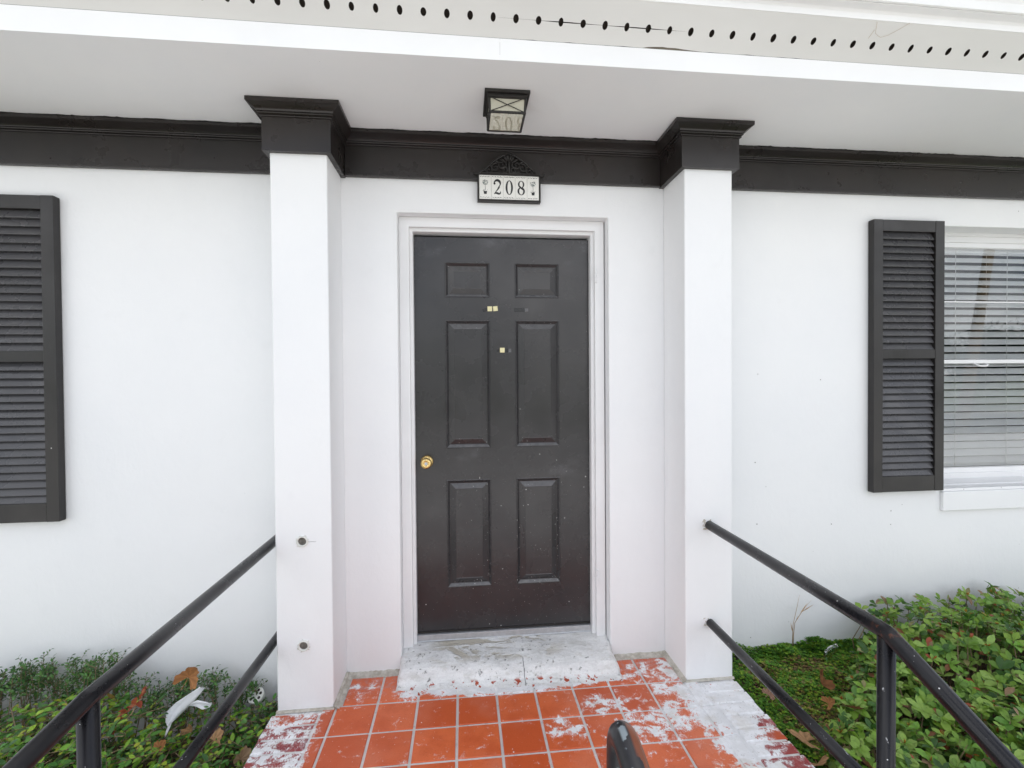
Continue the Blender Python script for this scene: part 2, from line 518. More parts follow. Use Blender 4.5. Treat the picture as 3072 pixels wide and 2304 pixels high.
M['pvc'] = mk_simple('white_pvc', (0.70, 0.70, 0.66), 0.45, 0.0, 18, 0.1, 0.1)
M['rail'] = mk_rail()
M['rail_worn'] = mk_rail_worn()
M['glass'] = mk_glass('window_glass', 1.7)
M['bottle'] = mk_glass('clear_plastic', 2.2, 0.08, (0.86, 0.93, 0.92))
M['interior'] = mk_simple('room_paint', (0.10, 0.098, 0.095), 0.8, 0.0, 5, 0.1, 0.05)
M['blind'] = mk_simple('white_blind_vinyl', (0.93, 0.93, 0.935), 0.45, 0.0, 9, 0.03, 0.03)
M['cord'] = mk_simple('white_cord', (0.75, 0.75, 0.74), 0.8)
M['lamp_pane'] = mk_simple('frosted_lamp_glass', (0.48, 0.46, 0.37), 0.30, 0.0, 14, 0.06, 0.05)
def mk_lamp_bottom():
    t = NT('smooth_lamp_glass')
    df = t.n('ShaderNodeBsdfDiffuse')
    t.put(df.inputs['Color'], t.mix(t.noise(60, 4, 0.6), (0.52, 0.49, 0.37), (0.66, 0.63, 0.50)))
    gl = t.n('ShaderNodeBsdfGlossy')
    gl.inputs['Roughness'].default_value = 0.02
    fr = t.n('ShaderNodeFresnel')
    fr.inputs['IOR'].default_value = 3.4
    mx = t.n('ShaderNodeMixShader')
    t.t.links.new(fr.outputs[0], mx.inputs[0])
    t.t.links.new(df.outputs[0], mx.inputs[1])
    t.t.links.new(gl.outputs[0], mx.inputs[2])
    t.t.links.new(mx.outputs[0], t.out.inputs['Surface'])
    return t.done()
M['lamp_bottom'] = mk_lamp_bottom()
M['ceramic'] = mk_simple('white_glazed_ceramic', (0.80, 0.79, 0.75), 0.2, 0.0, 30, 0.02, 0.02)
M['ink'] = mk_simple('black_tile_print', (0.012, 0.012, 0.014), 0.35)
M['ink_green'] = mk_simple('green_grey_tile_print', (0.07, 0.11, 0.11), 0.4, 0.0, 300, 0.5)
M['pad'] = mk_simple('yellowed_foam_pad', (0.76, 0.70, 0.42), 0.7, 0.0, 90, 0.06)
M['residue'] = mk_simple('dark_tape_residue', (0.008, 0.008, 0.010), 0.25, 0.0, 60, 0.2)
M['residue_grey'] = mk_simple('grey_tape_end', (0.11, 0.11, 0.115), 0.4, 0.0, 60, 0.2)
M['paper'] = mk_simple('white_litter', (0.80, 0.81, 0.83), 0.5, 0.0, 20, 0.05, 0.3)
M['soil'] = mk_ground('garden_soil', ((0.045, 0.030, 0.020), (0.09, 0.06, 0.035), (0.15, 0.10, 0.055)), 9)
M['lawn'] = mk_ground('lawn', ((0.05, 0.085, 0.025), (0.085, 0.12, 0.04), (0.12, 0.12, 0.05)), 1.5, 0.4, 0.03)
M['asphalt'] = mk_ground('asphalt', ((0.05, 0.05, 0.052), (0.065, 0.065, 0.065), (0.045, 0.045, 0.046)), 3, 0.3)
M['concrete'] = mk_ground('concrete', ((0.56, 0.55, 0.53), (0.64, 0.63, 0.61), (0.50, 0.49, 0.47)), 4, 0.2, 0.005)
M['leaf'] = mk_leaf('waxy_leaf')
M['dead_leaf'] = mk_leaf('dry_leaf', 0.7, 0.12, 0.2)
M['moss'] = mk_leaf('moss_leaf', 0.6, 0.25, 0.25)
M['stem'] = mk_simple('woody_stem', (0.22, 0.155, 0.09), 0.8, 0.0, 60, 0.3)
M['straw'] = mk_simple('dry_straw', (0.40, 0.27, 0.16), 0.8, 0.0, 60, 0.2)
M['pole_wood'] = mk_simple('weathered_pole_wood', (0.27, 0.20, 0.12), 0.85, 0.0, 8, 0.25, 0.6)
M['bark'] = mk_simple('bark', (0.12, 0.09, 0.065), 0.9, 0.0, 12, 0.3, 0.8, 0.4, 0.03)
M['roof'] = mk_simple('grey_roof_shingle', (0.10, 0.10, 0.10), 0.9, 0.0, 14, 0.3, 0.6)
M['cream'] = mk_trim('gutter_white_enamel', (0.80, 0.80, 0.785), (0.84, 0.84, 0.83), 0.35, 0.03)
M['bore'] = mk_simple('shaded_pipe_bore', (0.13, 0.12, 0.105), 0.9, 0.0, 60, 0.4, 0.4)
M['chip'] = mk_simple('bare_board_edge', (0.16, 0.14, 0.11), 0.9, 0.0, 40, 0.3, 0.5)
M['nest'] = mk_simple('yellow_dry_bits', (0.45, 0.28, 0.07), 0.7, 0.0, 60, 0.4)

# ------------------------------------------------------------------ mesh helper
class MB:
    def __init__(s):
        s.v = []
        s.f = []
        s.mi = []
        s.cur = 0
    def addv(s, vs_):
        o = len(s.v)
        s.v += [tuple(p) for p in vs_]
        return o
    def face(s, f):
        s.f.append(tuple(f))
        s.mi.append(s.cur)
    def quad(s, a, b, c, d):
        o = s.addv((a, b, c, d))
        s.face((o, o+1, o+2, o+3))
    def box(s, x0, x1, y0, y1, z0, z1):
        o = s.addv([(x, y, z) for z in (z0, z1) for y in (y0, y1) for x in (x0, x1)])
        for f in ((0, 2, 3, 1), (4, 5, 7, 6), (0, 1, 5, 4), (2, 6, 7, 3), (0, 4, 6, 2), (1, 3, 7, 5)):
            s.face([o+i for i in f])
        return s
    def obox(s, c, ax, ay, az):
        """box from centre and three half-axis vectors"""
        c, ax, ay, az = map(Vector, (c, ax, ay, az))
        o = s.addv([c + ax*i + ay*j + az*k for k in (-1, 1) for j in (-1, 1) for i in (-1, 1)])
        for f in ((0, 2, 3, 1), (4, 5, 7, 6), (0, 1, 5, 4), (2, 6, 7, 3), (0, 4, 6, 2), (1, 3, 7, 5)):
            s.face([o+i for i in f])
        return s
    def tube(s, pts, rad, n=12, cap=True):
        pts = [Vector(p) for p in pts]
        if not hasattr(rad, '__len__'):
            rad = [rad]*len(pts)
        tg = []
        for i in range(len(pts)):
            a = pts[max(i-1, 0)]
            b = pts[min(i+1, len(pts)-1)]
            tg.append((b-a).normalized())
        ref = Vector((0, 0, 1)) if abs(tg[0].z) < 0.9 else Vector((1, 0, 0))
        nrm = tg[0].cross(ref).normalized()
        rings = []
        for i, p in enumerate(pts):
            if i:
                q = tg[i-1].rotation_difference(tg[i])
                nrm = (q @ nrm)
                nrm = (nrm - tg[i]*nrm.dot(tg[i])).normalized()
            bn = tg[i].cross(nrm)
            o = s.addv([p + (nrm*math.cos(2*math.pi*k/n) + bn*math.sin(2*math.pi*k/n))*rad[i] for k in range(n)])
            rings.append(o)
        for a, b in zip(rings, rings[1:]):
            for k in range(n):
                s.face((a+k, a+(k+1) % n, b+(k+1) % n, b+k))
        if cap:
            s.face([rings[0]+k for k in range(n-1, -1, -1)])
            s.face([rings[-1]+k for k in range(n)])
        return s
    def lathe(s, prof, c, axis='-y', n=32):
        """prof: list of (radius, height along the axis)"""
        c = Vector(c)
        ax = {'-y': Vector((0, -1, 0)), 'z': Vector((0, 0, 1)), '-z': Vector((0, 0, -1))}[axis] if isinstance(axis, str) else Vector(axis).normalized()
        u = ax.orthogonal().normalized()
        w = ax.cross(u)
        rings = []
        for r_, h in prof:
            rings.append(s.addv([c + ax*h + (u*math.cos(2*math.pi*k/n) + w*math.sin(2*math.pi*k/n))*r_ for k in range(n)]))
        for a, b in zip(rings, rings[1:]):
            for k in range(n):
                s.face((a+k, a+(k+1) % n, b+(k+1) % n, b+k))
        s.face([rings[0]+k for k in range(n-1, -1, -1)])
        s.face([rings[-1]+k for k in range(n)])
        return s
    def sweep_frame(s, x0, x1, z0, z1, prof, closed=True, bottom_open=False):
        """mitred frame in the XZ plane; prof: list of (inset, y)"""
        loops = []
        for ins, y in prof:
            zb = z0 if bottom_open else z0+ins
            loops.append(s.addv([(x0+ins, y, zb), (x0+ins, y, z1-ins), (x1-ins, y, z1-ins), (x1-ins, y, zb)]))
        for a, b in zip(loops, loops[1:]):
            for k in range(3 if bottom_open else 4):
                k2 = (k+1) % 4
                s.face((a+k, a+k2, b+k2, b+k))
        return loops
    def extrude_x(s, prof, x0, x1, nx=1, zslope=0.0, xref=0.0, jitter=None):
        """prof: open list of (y,z[,slope]) swept along X"""
        xs = np.linspace(x0, x1, nx+1)
        rows = []
        for i, x in enumerate(xs):
            row = []
            for j, p in enumerate(prof):
                sl = p[2] if len(p) > 2 else zslope
                dy, dz = jitter(i, j, x) if jitter else (0, 0)
                row.append((x, p[0]+dy, p[1]+sl*(x-xref)+dz))
            rows.append(s.addv(row))
        for a, b in zip(rows, rows[1:]):
            for j in range(len(prof)-1):
                s.face((a+j, b+j, b+j+1, a+j+1))
        return s
    def mesh(s, name, mats, smooth=False):
        me = bpy.data.meshes.new(name)
        me.from_pydata(s.v, [], s.f)
        for m in (mats if isinstance(mats, (list, tuple)) else [mats]):
            me.materials.append(m)
        if any(s.mi):
            me.polygons.foreach_set('material_index', s.mi)
        if smooth:
            me.polygons.foreach_set('use_smooth', [True]*len(me.polygons))
        me.update()
        return me
    def build(s, name, mats, parent=None, bevel=0, smooth=False, seg=2, fix=True):
        me = s.mesh(name, mats, smooth)
        if fix:
            import bmesh
            bm = bmesh.new()
            bm.from_mesh(me)
            bmesh.ops.remove_doubles(bm, verts=bm.verts, dist=1e-5)
            bmesh.ops.recalc_face_normals(bm, faces=bm.faces)
            bm.to_mesh(me)
            bm.free()
        o = bpy.data.objects.new(name, me)
        col.objects.link(o)
        if parent:
            o.parent = parent
        if bevel:
            b = o.modifiers.new('edge', 'BEVEL')
            b.width = bevel
            b.segments = seg
            b.limit_method = 'ANGLE'
            b.angle_limit = R(40)
        return o

def tag(o, label=None, cat=None, group=None, kind=None):
    if label:
        o['label'] = label
    if cat:
        o['category'] = cat
    if group:
        o['group'] = group
    if kind:
        o['kind'] = kind
    return o

def empty(name, label, cat, loc=(0, 0, 0), group=None):
    o = bpy.data.objects.new(name, None)
    o.empty_display_size = 0.1
    col.objects.link(o)
    o.location = loc
    tag(o, label, cat, group)
    return o

def link_mesh(name, me, parent, loc=(0, 0, 0), mat=None):
    o = bpy.data.objects.new(name, me)
    col.objects.link(o)
    if parent:
        o.parent = parent
    if mat is not None:
        o.matrix_basis = mat
    else:
        o.location = loc
    return o

def ray(px, py):
    """viewing direction of a pixel measured on the 3072 px photograph"""
    return CF + CR*((px-1536)/1423.06) - CU*((py-1152)/1423.06)

def proj(p):
    v = Vector(p) - CAM
    d = v.dot(CF)
    if d < 0.05:
        return None
    return (512 + 474.353*v.dot(CR)/d, 384 - 474.353*v.dot(CU)/d, d)

# ================================================================== THE HOUSE
LX0, LX1 = -0.8335, -0.6007          # left pilaster
RX0, RX1 = 0.9814, 1.2121            # right pilaster
PD = 0.2322                          # pilaster depth
BAND0, BAND1 = 2.370, 2.512
SOF = 2.564
EAVE = 0.602
XA, XB = -4.2, 5.2
DOX0, DOX1, DOZ = -0.343, 0.695, 2.213     # door recess
WX0, WX1, WZ0, WZ1 = 2.485, 3.47, 0.797, 2.219   # window recess

house = empty('house', 'white stucco house front with black door, black shutters and deep eave', 'house', (0, 0, 0))

# wall with two openings and their reveals
def wall():
    b = MB()
    xs = [XA, DOX0, DOX1, WX0, WX1, XB]
    zs = [-0.8, 0.0, WZ0, DOZ, WZ1, 2.75]
    def hole(xa, xb, za, zb):
        xm, zm = (xa+xb)/2, (za+zb)/2
        return (DOX0 < xm < DOX1 and 0 < zm < DOZ) or (WX0 < xm < WX1 and WZ0 < zm < WZ1)
    for xa, xb in zip(xs, xs[1:]):
        for za, zb in zip(zs, zs[1:]):
            if not hole(xa, xb, za, zb):
                b.quad((xa, 0, za), (xb, 0, za), (xb, 0, zb), (xa, 0, zb))
    def reveal(x0, x1, z0, z1, y, zbreaks):
        zz = [z0]+zbreaks+[z1]
        for za, zb in zip(zz, zz[1:]):
            b.quad((x0, 0, za), (x0, 0, zb), (x0, y, zb), (x0, y, za))
            b.quad((x1, 0, za), (x1, y, za), (x1, y, zb), (x1, 0, zb))
        b.quad((x0, 0, z1), (x1, 0, z1), (x1, y, z1), (x0, y, z1))
        b.quad((x0, 0, z0), (x0, y, z0), (x1, y, z0), (x1, 0, z0))
    reveal(DOX0, DOX1, 0.0, DOZ, 0.20, [WZ0])
    reveal(WX0, WX1, WZ0, WZ1, 0.22, [DOZ])
    return b
w = wall().build('wall', M['stucco'], house, bevel=0.011, seg=3)

# pilasters with black capitals
def crown_profile(y0, z0, z1, out):
    """(y,z) from the bottom on the board face to the top under the soffit; projects by out"""
    h = z1-z0
    pts = [(0.0, 0.0), (0.003, 0.005), (0.0065, 0.03), (0.0075, 0.065), (0.0065, 0.10), (0.003, 0.115), (0.003, 0.15),
           (0.009, 0.16), (0.0125, 0.20), (0.0135, 0.24), (0.0125, 0.28), (0.010, 0.30), (0.010, 0.325), (0.015, 0.33)]
    for i in range(9):
        a = i/8
        e = 0.015 + (out-0.019)*(0.78*(1-math.cos(a*math.pi/2))+0.22*a)
        pts.append((e, 0.335+0.365*a))
    pts += [(out-0.004, 0.725), (out, 0.73), (out, 1.0)]
    return [(p[0], z0+p[1]*h) for p in pts]

def capital(b, x0, x1, yf, zb, zm, zt, out):
    """three-sided cap around a pilaster: plain block then crown"""
    prof = [(0.0, zb), (0.0, zm)] + crown_profile(0, zm, zt, out)
    loops = []
    for e, z in prof:
        loops.append(b.addv([(x0-e, -0.001, z), (x0-e, yf-e, z), (x1+e, yf-e, z), (x1+e, -0.001, z)]))
    for a, c in zip(loops, loops[1:]):
        for k in range(3):
            b.face((a+k, a+k+1, c+k+1, c+k))
    b.face((loops[0]+3, loops[0]+2, loops[0]+1, loops[0]))
    b.face((loops[-1], loops[-1]+1, loops[-1]+2, loops[-1]+3))

for (x0, x1, side) in ((LX0, LX1, 'left'), (RX0, RX1, 'right')):
    b = MB()
    b.box(x0, x1, -PD, -0.0005, -0.004, BAND0+0.05)
    p = b.build('pilaster', M['stucco'], house, bevel=0.006, seg=3)
    tag(p, 'left pilaster with two open pipe sockets' if side == 'left' else 'right pilaster where the handrail is fixed')
    c = MB()
    capital(c, x0-0.022, x1+0.022, -PD-0.022, BAND0-0.004, 2.504, SOF-0.0015, 0.046)
    c.build('capital', M['black'], p, bevel=0.0012)
    f = MB()                                   # fillet of mortar at the foot
    f.obox(((x0+x1)/2, -PD-0.004, 0.003), ((x1-x0)/2+0.003, 0, 0), (0, 0.005, 0), (0, 0.001, 0.004))
    f.obox(((x1+0.006) if side == 'left' else (x0-0.006), -PD/2, 0.003), (0.008, 0, 0.001), (0, PD/2, 0), (0, 0, 0.008))
    f.build('mortar_fillet', M['mortar'], p)
    if side == 'left':
        for zc in (0.727, 0.280):
            s_ = MB()
            s_.lathe([(0.019, -0.03), (0.0235, -0.03), (0.0235, 0.007), (0.0220, 0.009), (0.0190, 0.009), (0.0175, 0.007), (0.0165, 0.0005)], (-0.722, -PD, zc), '-y', 28)
            so = s_.build('pipe_socket', M['pvc'], p, smooth=True)
            hole = MB()
            hole.lathe([(0.0176, 0.0008), (0.016, 0.0012), (0.010, 0.0014)], (-0.722, -PD, zc), '-y', 20)
            hole.build('socket_shade_disc', M['bore'], p)  # grey disc painted for the shade inside the open pipe
            rim = MB()
            for k in range(11):
                a0 = random.uniform(0, 6.28)
                rr = random.uniform(0.0235, 0.029)
                rim.obox((-0.722+math.cos(a0)*rr, -PD-0.0005, zc+math.sin(a0)*rr), (0.0018*random.uniform(.5, 1.6), 0, 0.001), (0, 0.0010, 0), (0, 0, 0.0013*random.uniform(.5, 1.6)))
            rim.build('broken_paint', M['mortar'], p)['kind'] = 'stuff'
            cr = MB()
            pts = [(-0.722+0.02+i*0.006, -PD-0.0008, zc-(0.022 if zc < .5 else 0.004)+random.uniform(-0.002, 0.002)) for i in range(7)] if zc > .5 else [(-0.735+i*0.005, -PD-0.0008, zc-0.028+i*0.0012+random.uniform(-0.001, 0.001)) for i in range(6)]
            cr.tube(pts, [0.0005]*len(pts), 5)
            cr.build('hairline_crack', M['dark_void'], p)

# black frieze board and crown in three stretches
for (xa, xb) in ((XA, LX0-0.0235), (LX1+0.0235, RX0-0.0235), (RX1+0.0235, XB)):
    b = MB()
    b.box(xa, xb, -0.022, -0.0006, BAND0, BAND1+0.02)
    b.box(xa, xb, -0.026, -0.0225, BAND0+0.0005, BAND0+0.012)
    b.build('frieze_board', M['black'], house, bevel=0.0015)
    b = MB()
    prof = [(-0.0225-e, z) for e, z in crown_profile(0, BAND1-0.002, SOF-0.0015, 0.058)]
    prof = [(-0.0225, BAND1-0.004)] + prof + [(-0.0225, SOF-0.0015)]
    b.extrude_x(prof, xa, xb, 1)
    b.build('crown_moulding', M['black'], house)
    # hand-painted edge of the black paint on the soffit
    b = MB()
    n = int((xb-xa)/0.012)
    prev = None
    for i in range(n+1):
        x = xa+(xb-xa)*i/n
        wd_ = 0.0845 + 0.0022*math.sin(x*31) + random.uniform(-0.0012, 0.0012) + (0.004 if random.random() < 0.05 else 0)
        cur = b.addv([(x, -0.060, SOF-0.0012), (x, -wd_, SOF-0.0012)])
        if prev is not None:
            b.face((prev, prev+1, cur+1, cur))
        prev = cur
    b.build('paint_edge', M['black'], house)

# soffit, fascia, vented eave board, bed mould, gutter
b = MB()
b.box(XA, XB, -EAVE+0.0004, 0.0, SOF, SOF+0.018)
b.build('soffit', M['soffit'], house)
for xa, xb, dz in ((XA, 0.108, 0.0), (0.1085, XB, 0.0012)):
    b = MB()
    b.extrude_x([(-EAVE+0.0002, SOF-0.0006+dz), (-EAVE, SOF-0.0006+dz), (-EAVE, 2.6418, -0.0035), (-EAVE+0.02, 2.6418, -0.0035)], xa, xb, 1)
    b.build('fascia_board', M['fascia'], house, bevel=0.0012)

VB0 = (-EAVE-0.0006, 2.6405)          # lower edge of the raked vent board
VB1 = (-EAVE-0.101, 2.7355)
HOLE0 = -0.724                       # X of one hole
HP = 0.0806
def rak(x, s_, out=0.0):
    """point on the raked board: s_ 0..1 up the slope"""
    y = VB0[0]+(VB1[0]-VB0[0])*s_
    z = VB0[1]+(VB1[1]-VB0[1])*s_
    z += (-0.0035-0.0055*s_)*(x-0.5)
    ny, nz = -0.70, -0.71
    return (x, y+ny*out, z+nz*out)
def vent_board():
    lo, up, hole = MB(), MB(), MB()
    SL = 0.137
    k0, k1 = int((XA-HOLE0)/HP), int((XB-HOLE0)/HP)
    sh = 0.425
    for k in range(k0, k1):
        xc = HOLE0+k*HP
        a, bb = 0.0094*random.uniform(.90, 1.08), 0.0128/SL*random.uniform(.93, 1.06)
        N = 10
        def gap(x):
            if not (0.08 < x < 0.80):
                return 0.0
            e = min(1, (x-0.08)/0.25)*min(1, (0.83-x)/0.1)
            return (0.0012*e*(0.8+0.5*math.sin(x*23)))/SL*1.1
        for half, mb in ((-1, lo), (1, up)):
            edge_s = 0.0 if half < 0 else 1.0
            inner, outer = [], []
            g = gap(xc)*half
            xl, xr = xc-HP/2, xc+HP/2
            inner.append((xl, sh+gap(xl)*half)); outer.append((xl, edge_s))
            inner.append((xc-a, sh+g)); outer.append((xc-a*1.5, edge_s))
            for i in range(1, N):
                an = math.pi*i/N
                inner.append((xc-a*math.cos(an), sh+half*bb*math.sin(an)))
                outer.append((xc-a*1.5*math.cos(an), edge_s))
            inner.append((xc+a, sh+g)); outer.append((xc+a*1.5, edge_s))
            inner.append((xr, sh+gap(xr)*half)); outer.append((xr, edge_s))
            pts_o = []
            for (x, s_) in outer:
                if half < 0:     # chipped lower edge
                    c = 0.0
                    if 0.10 < x < 1.3:
                        c = 0.010*max(0, math.sin(x*37)+math.sin(x*91))*0.5
                        if 0.64 < x < 0.86:
                            c += 0.042*min(1, (x-0.64)/0.03)*min(1, (0.86-x)/0.09)
                    s_ = c
                pts_o.append(rak(x, s_))
            pts_i = [rak(x, s_) for x, s_ in inner]
            deep = [rak(x, s_, -0.013) for x, s_ in inner]
            o = mb.addv(pts_o); i_ = mb.addv(pts_i); d_ = mb.addv(deep)
            for q in range(len(pts_i)-1):
                mb.face((o+q, o+q+1, i_+q+1, i_+q))
                mb.cur = 1  # hole walls coloured dark so that the holes look shaded
                mb.face((i_+q, i_+q+1, d_+q+1, d_+q))
                mb.cur = 0
    return lo, up
lo, up = vent_board()
o1 = lo.build('vent_board', [M['board'], M['dark_void']], house)
o2 = up.build('vent_board', [M['board'], M['dark_void']], house)
b = MB()                               # dark cavity behind the vent holes
b.extrude_x([(rak(0.5, -0.02, -0.016)[1], rak(0.5, -0.02, -0.016)[2]), (rak(0.5, 1.0, -0.016)[1], rak(0.5, 1.0, -0.016)[2])], XA, XB, 1, -0.006, 0.5)
b.build('eave_cavity_shade', M['dark_void'], house)
b = MB()
b.obox((0.75, rak(0.75, 0.03, -0.003)[1], rak(0.75, 0.03, -0.003)[2]), (0.13, 0, -0.0006), (0, -0.004, 0.004), (0, 0.0012, 0.0012))
b.build('bare_edge', M['chip'], house)
b = MB()
b.extrude_x([(-0.690, 2.7345, -.009), (-0.7045, 2.7345, -.009), (-0.7045, 2.7565, -.009), (-0.712, 2.763, -.009), (-0.7385, 2.766, -.009), (-0.7385, 2.790, -.009)], XA, XB, 1, 0, 0.5)
b.build('bed_moulding', M['fascia'], house, bevel=0.001)
b = MB()
prof = [(-0.7390, 2.7690, -.009), (-0.7440, 2.7675, -.009), (-0.7480, 2.7700, -.009), (-0.7490, 2.80, -.009), (-0.765, 2.83, -.009), (-0.80, 2.85, -.009), (-0.81, 2.875, -.009), (-0.81, 2.90, -.009), (-0.80, 2.90, -.009), (-0.74, 2.80, -.009)]
b.extrude_x(prof, XA, XB, 1, 0, 0.5)
b.build('gutter', M['cream'], house, smooth=False)
b = MB()
b.extrude_x([(-0.69, 2.82), (-0.76, 2.93), (6.0, 5.6), (6.0, 5.4)], XA-0.4, XB+0.4, 1)
b.build('roof', M['roof'], house)
b = MB()
for (x, y) in ((XA, XA), (XB, XB)):
    b.quad((x, 0.0, -0.8), (x, 6.0, -0.8), (x, 6.0, 5.5), (x, 0.0, 2.8))
b.quad((XA, 6.0, -0.8), (XB, 6.0, -0.8), (XB, 6.0, 5.5), (XA, 6.0, 5.5))
b.build('outer_wall', M['stucco'], house)

# cobweb strands under the bed mould
b = MB()
web = [(1.50, 2.728), (1.515, 2.705), (1.53, 2.700), (1.545, 2.697), (1.57, 2.703), (1.60, 2.716), (1.63, 2.731)]
b.tube([(x, -EAVE-0.003-(z-2.6405)*1.03-0.006, z-0.007) for x, z in web], 0.0004, 5)
b.tube([(x, -EAVE-0.003-(z-2.6405)*1.03-0.006, z-0.007) for x, z in ((1.505, 2.712), (1.50, 2.700), (1.497, 2.693))], 0.0005, 5)
tag(b.build('cobweb', M['straw']), 'thin cobweb strand hanging under the eave moulding at upper right', 'cobweb')

# yellow dry bits caught beside the left capital
b = MB()
for i in range(9):
    c = Vector((-0.872, -0.075, 2.535)) + Vector((random.uniform(-.014, .010), random.uniform(-.01, .01), random.uniform(-.026, .022)))
    d = Vector((random.uniform(-1, 1), random.uniform(-.4, .4), random.uniform(-1, 1))).normalized()*0.012
    b.tube([c-d, c+d*0.2+Vector((0.002, 0, 0.001)), c+d], [0.0012, 0.0028, 0.0008], 6)
tag(b.build('dry_debris', M['nest']), 'small tuft of dry yellow bits lodged left of the left capital', 'debris')

# ------------------------------------------------------------------ door frame, door, threshold
frame = MB()
pr = [(0.0, 0.075), (0.0, 0.058), (0.046, 0.058), (0.048, 0.060), (0.048, 0.080), (0.062, 0.082), (0.064, 0.084), (0.064, 0.150)]
frame.sweep_frame(DOX0+0.001, DOX1-0.006, 0.055, DOZ-0.001, pr, bottom_open=True)
fo = frame.build('door_frame', M['trim'], house, bevel=0.0015)
for zc in (1.936, 0.385):
    b = MB()
    for k in range(3):
        b.lathe([(0.0050, 0), (0.0058, 0.001), (0.0058, 0.022), (0.0050, 0.023)], (0.643, 0.053, zc-0.037+k*0.0245), 'z', 12)
    b.box(0.646, 0.656, 0.0545, 0.0575, zc-0.036, zc+0.036)
    b.build('hinge', M['trim'], fo)

DX0, DX1, DZ0, DZ1, DY = -0.2785, 0.6245, 0.114, 2.1335, 0.120
panels = []
for (px0, px1) in ((-0.124, 0.105), (0.235, 0.466)):
    for (pz0, pz1) in ((1.829, 2.007), (1.057, 1.713), (0.340, 0.894)):
        panels.append((px0, px1, pz0, pz1))
b = MB()
xs = sorted({DX0, DX1, *[p[0] for p in panels], *[p[1] for p in panels]})
zs = sorted({DZ0, DZ1, *[p[2] for p in panels], *[p[3] for p in panels]})
for xa, xb in zip(xs, xs[1:]):
    for za, zb in zip(zs, zs[1:]):
        if not any(p[0] <= xa and xb <= p[1] and p[2] <= za and zb <= p[3] for p in panels):
            b.quad((xa, DY, za), (xb, DY, za), (xb, DY, zb), (xa, DY, zb))
b.quad((DX0, DY, DZ0), (DX0, DY, DZ1), (DX0, DY+.044, DZ1), (DX0, DY+.044, DZ0))
b.quad((DX1, DY, DZ0), (DX1, DY+.044, DZ0), (DX1, DY+.044, DZ1), (DX1, DY, DZ1))
b.quad((DX0, DY, DZ1), (DX1, DY, DZ1), (DX1, DY+.044, DZ1), (DX0, DY+.044, DZ1))
b.quad((DX0, DY, DZ0), (DX0, DY+.044, DZ0), (DX1, DY+.044, DZ0), (DX1, DY, DZ0))
b.quad((DX0, DY+.044, DZ0), (DX0, DY+.044, DZ1), (DX1, DY+.044, DZ1), (DX1, DY+.044, DZ0))
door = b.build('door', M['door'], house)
tag(door, 'black six-panel door with brass knob and white paint spatter')
for (x0, x1, z0, z1) in panels:
    b = MB()
    pf = [(0.0, DY), (0.002, DY-0.0025), (0.005, DY-0.0020), (0.016, DY+0.0095), (0.019, DY+0.0105), (0.046, DY-0.0005), (0.048, DY+0.0003)]
    lp = b.sweep_frame(x0, x1, z0, z1, pf)
    b.face([lp[-1]+k for k in range(4)])
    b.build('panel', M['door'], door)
b = MB()
b.lathe([(0.030, -0.002), (0.0325, 0.002), (0.0315, 0.006), (0.024, 0.011), (0.0135, 0.016), (0.0125, 0.030), (0.016, 0.034), (0.0245, 0.042), (0.0272, 0.052), (0.0262, 0.061), (0.020, 0.066), (0.0115, 0.0668), (0.0110, 0.0648), (0.0105, 0.0648)], (-0.222, DY, 0.992), '-y', 40)
b.build('knob', M['brass'], door, smooth=True)
b = MB()
b.lathe([(0.0085, 0.0600), (0.0085, 0.0660), (0.0075, 0.0668), (0.004, 0.0668)], (-0.222, DY, 0.992), '-y', 24)
b.box(-0.2232, -0.2208, DY-0.0674, DY-0.0669, 0.9875, 0.9965)
b.build('key_cylinder', M['aluminium'], door)
b = MB()
b.box(DX0+0.004, DX1-0.004, DY-0.004, DY+0.030, 0.1135, 0.122)
b.build('door_sweep', M['dark_metal'], door)
b = MB()
b.extrude_x([(0.150, 0.112), (0.112, 0.1125), (0.104, 0.110), (0.100, 0.084), (0.096, 0.080), (0.150, 0.080)], DX0-0.001, DX1+0.006, 1)
b.build('threshold', M['aluminium'], house, bevel=0.001)
b = MB()
b.box(DOX0+0.02, DOX1-0.02, 0.18, 0.20, 0.0, DOZ-0.01)
b.build('door_backing', M['interior'], house)

# foam pads and tape remnants stuck on the door
def stuck(name, x, z, w_, h_, th, mat, label, cat, rot=0.0, group=None):
    b = MB()
    c, s_ = math.cos(rot), math.sin(rot)
    b.obox((x, DY-th/2-0.0004, z), (w_/2*c, 0, w_/2*s_), (0, th/2, 0), (-h_/2*s_, 0, h_/2*c))
    return tag(b.build(name, mat, bevel=0.0012), label, cat, group)
stuck('adhesive_pad', 0.1045, 1.7715, 0.0235, 0.025, 0.004, M['pad'], 'left one of the paired pale yellow foam pads below the top door panels', 'foam pad', 0.03, 'foam pads stuck on the door')
stuck('adhesive_pad', 0.1335, 1.7725, 0.0235, 0.025, 0.004, M['pad'], 'right one of the paired pale yellow foam pads below the top door panels', 'foam pad', 0.12, 'foam pads stuck on the door')
stuck('adhesive_pad', 0.1675, 1.5590, 0.0245, 0.025, 0.004, M['pad'], 'single pale yellow foam pad between the tall middle door panels', 'foam pad', -0.02, 'foam pads stuck on the door')
stuck('tape_strip', 0.079, 1.7655, 0.020, 0.013, 0.001, M['residue'], 'dark tape scrap at the left side of the paired foam pads', 'tape', 0.25, 'tape scraps on the door')
stuck('tape_strip', 0.259, 1.7670, 0.052, 0.019, 0.0012, M['residue'], 'long dark tape strip right of the paired foam pads', 'tape', 0.02, 'tape scraps on the door')
stuck('tape_strip', 0.2955, 1.7665, 0.018, 0.017, 0.0010, M['residue_grey'], 'grey tape end on the right tip of the long dark strip', 'tape', 0.05, 'tape scraps on the door')
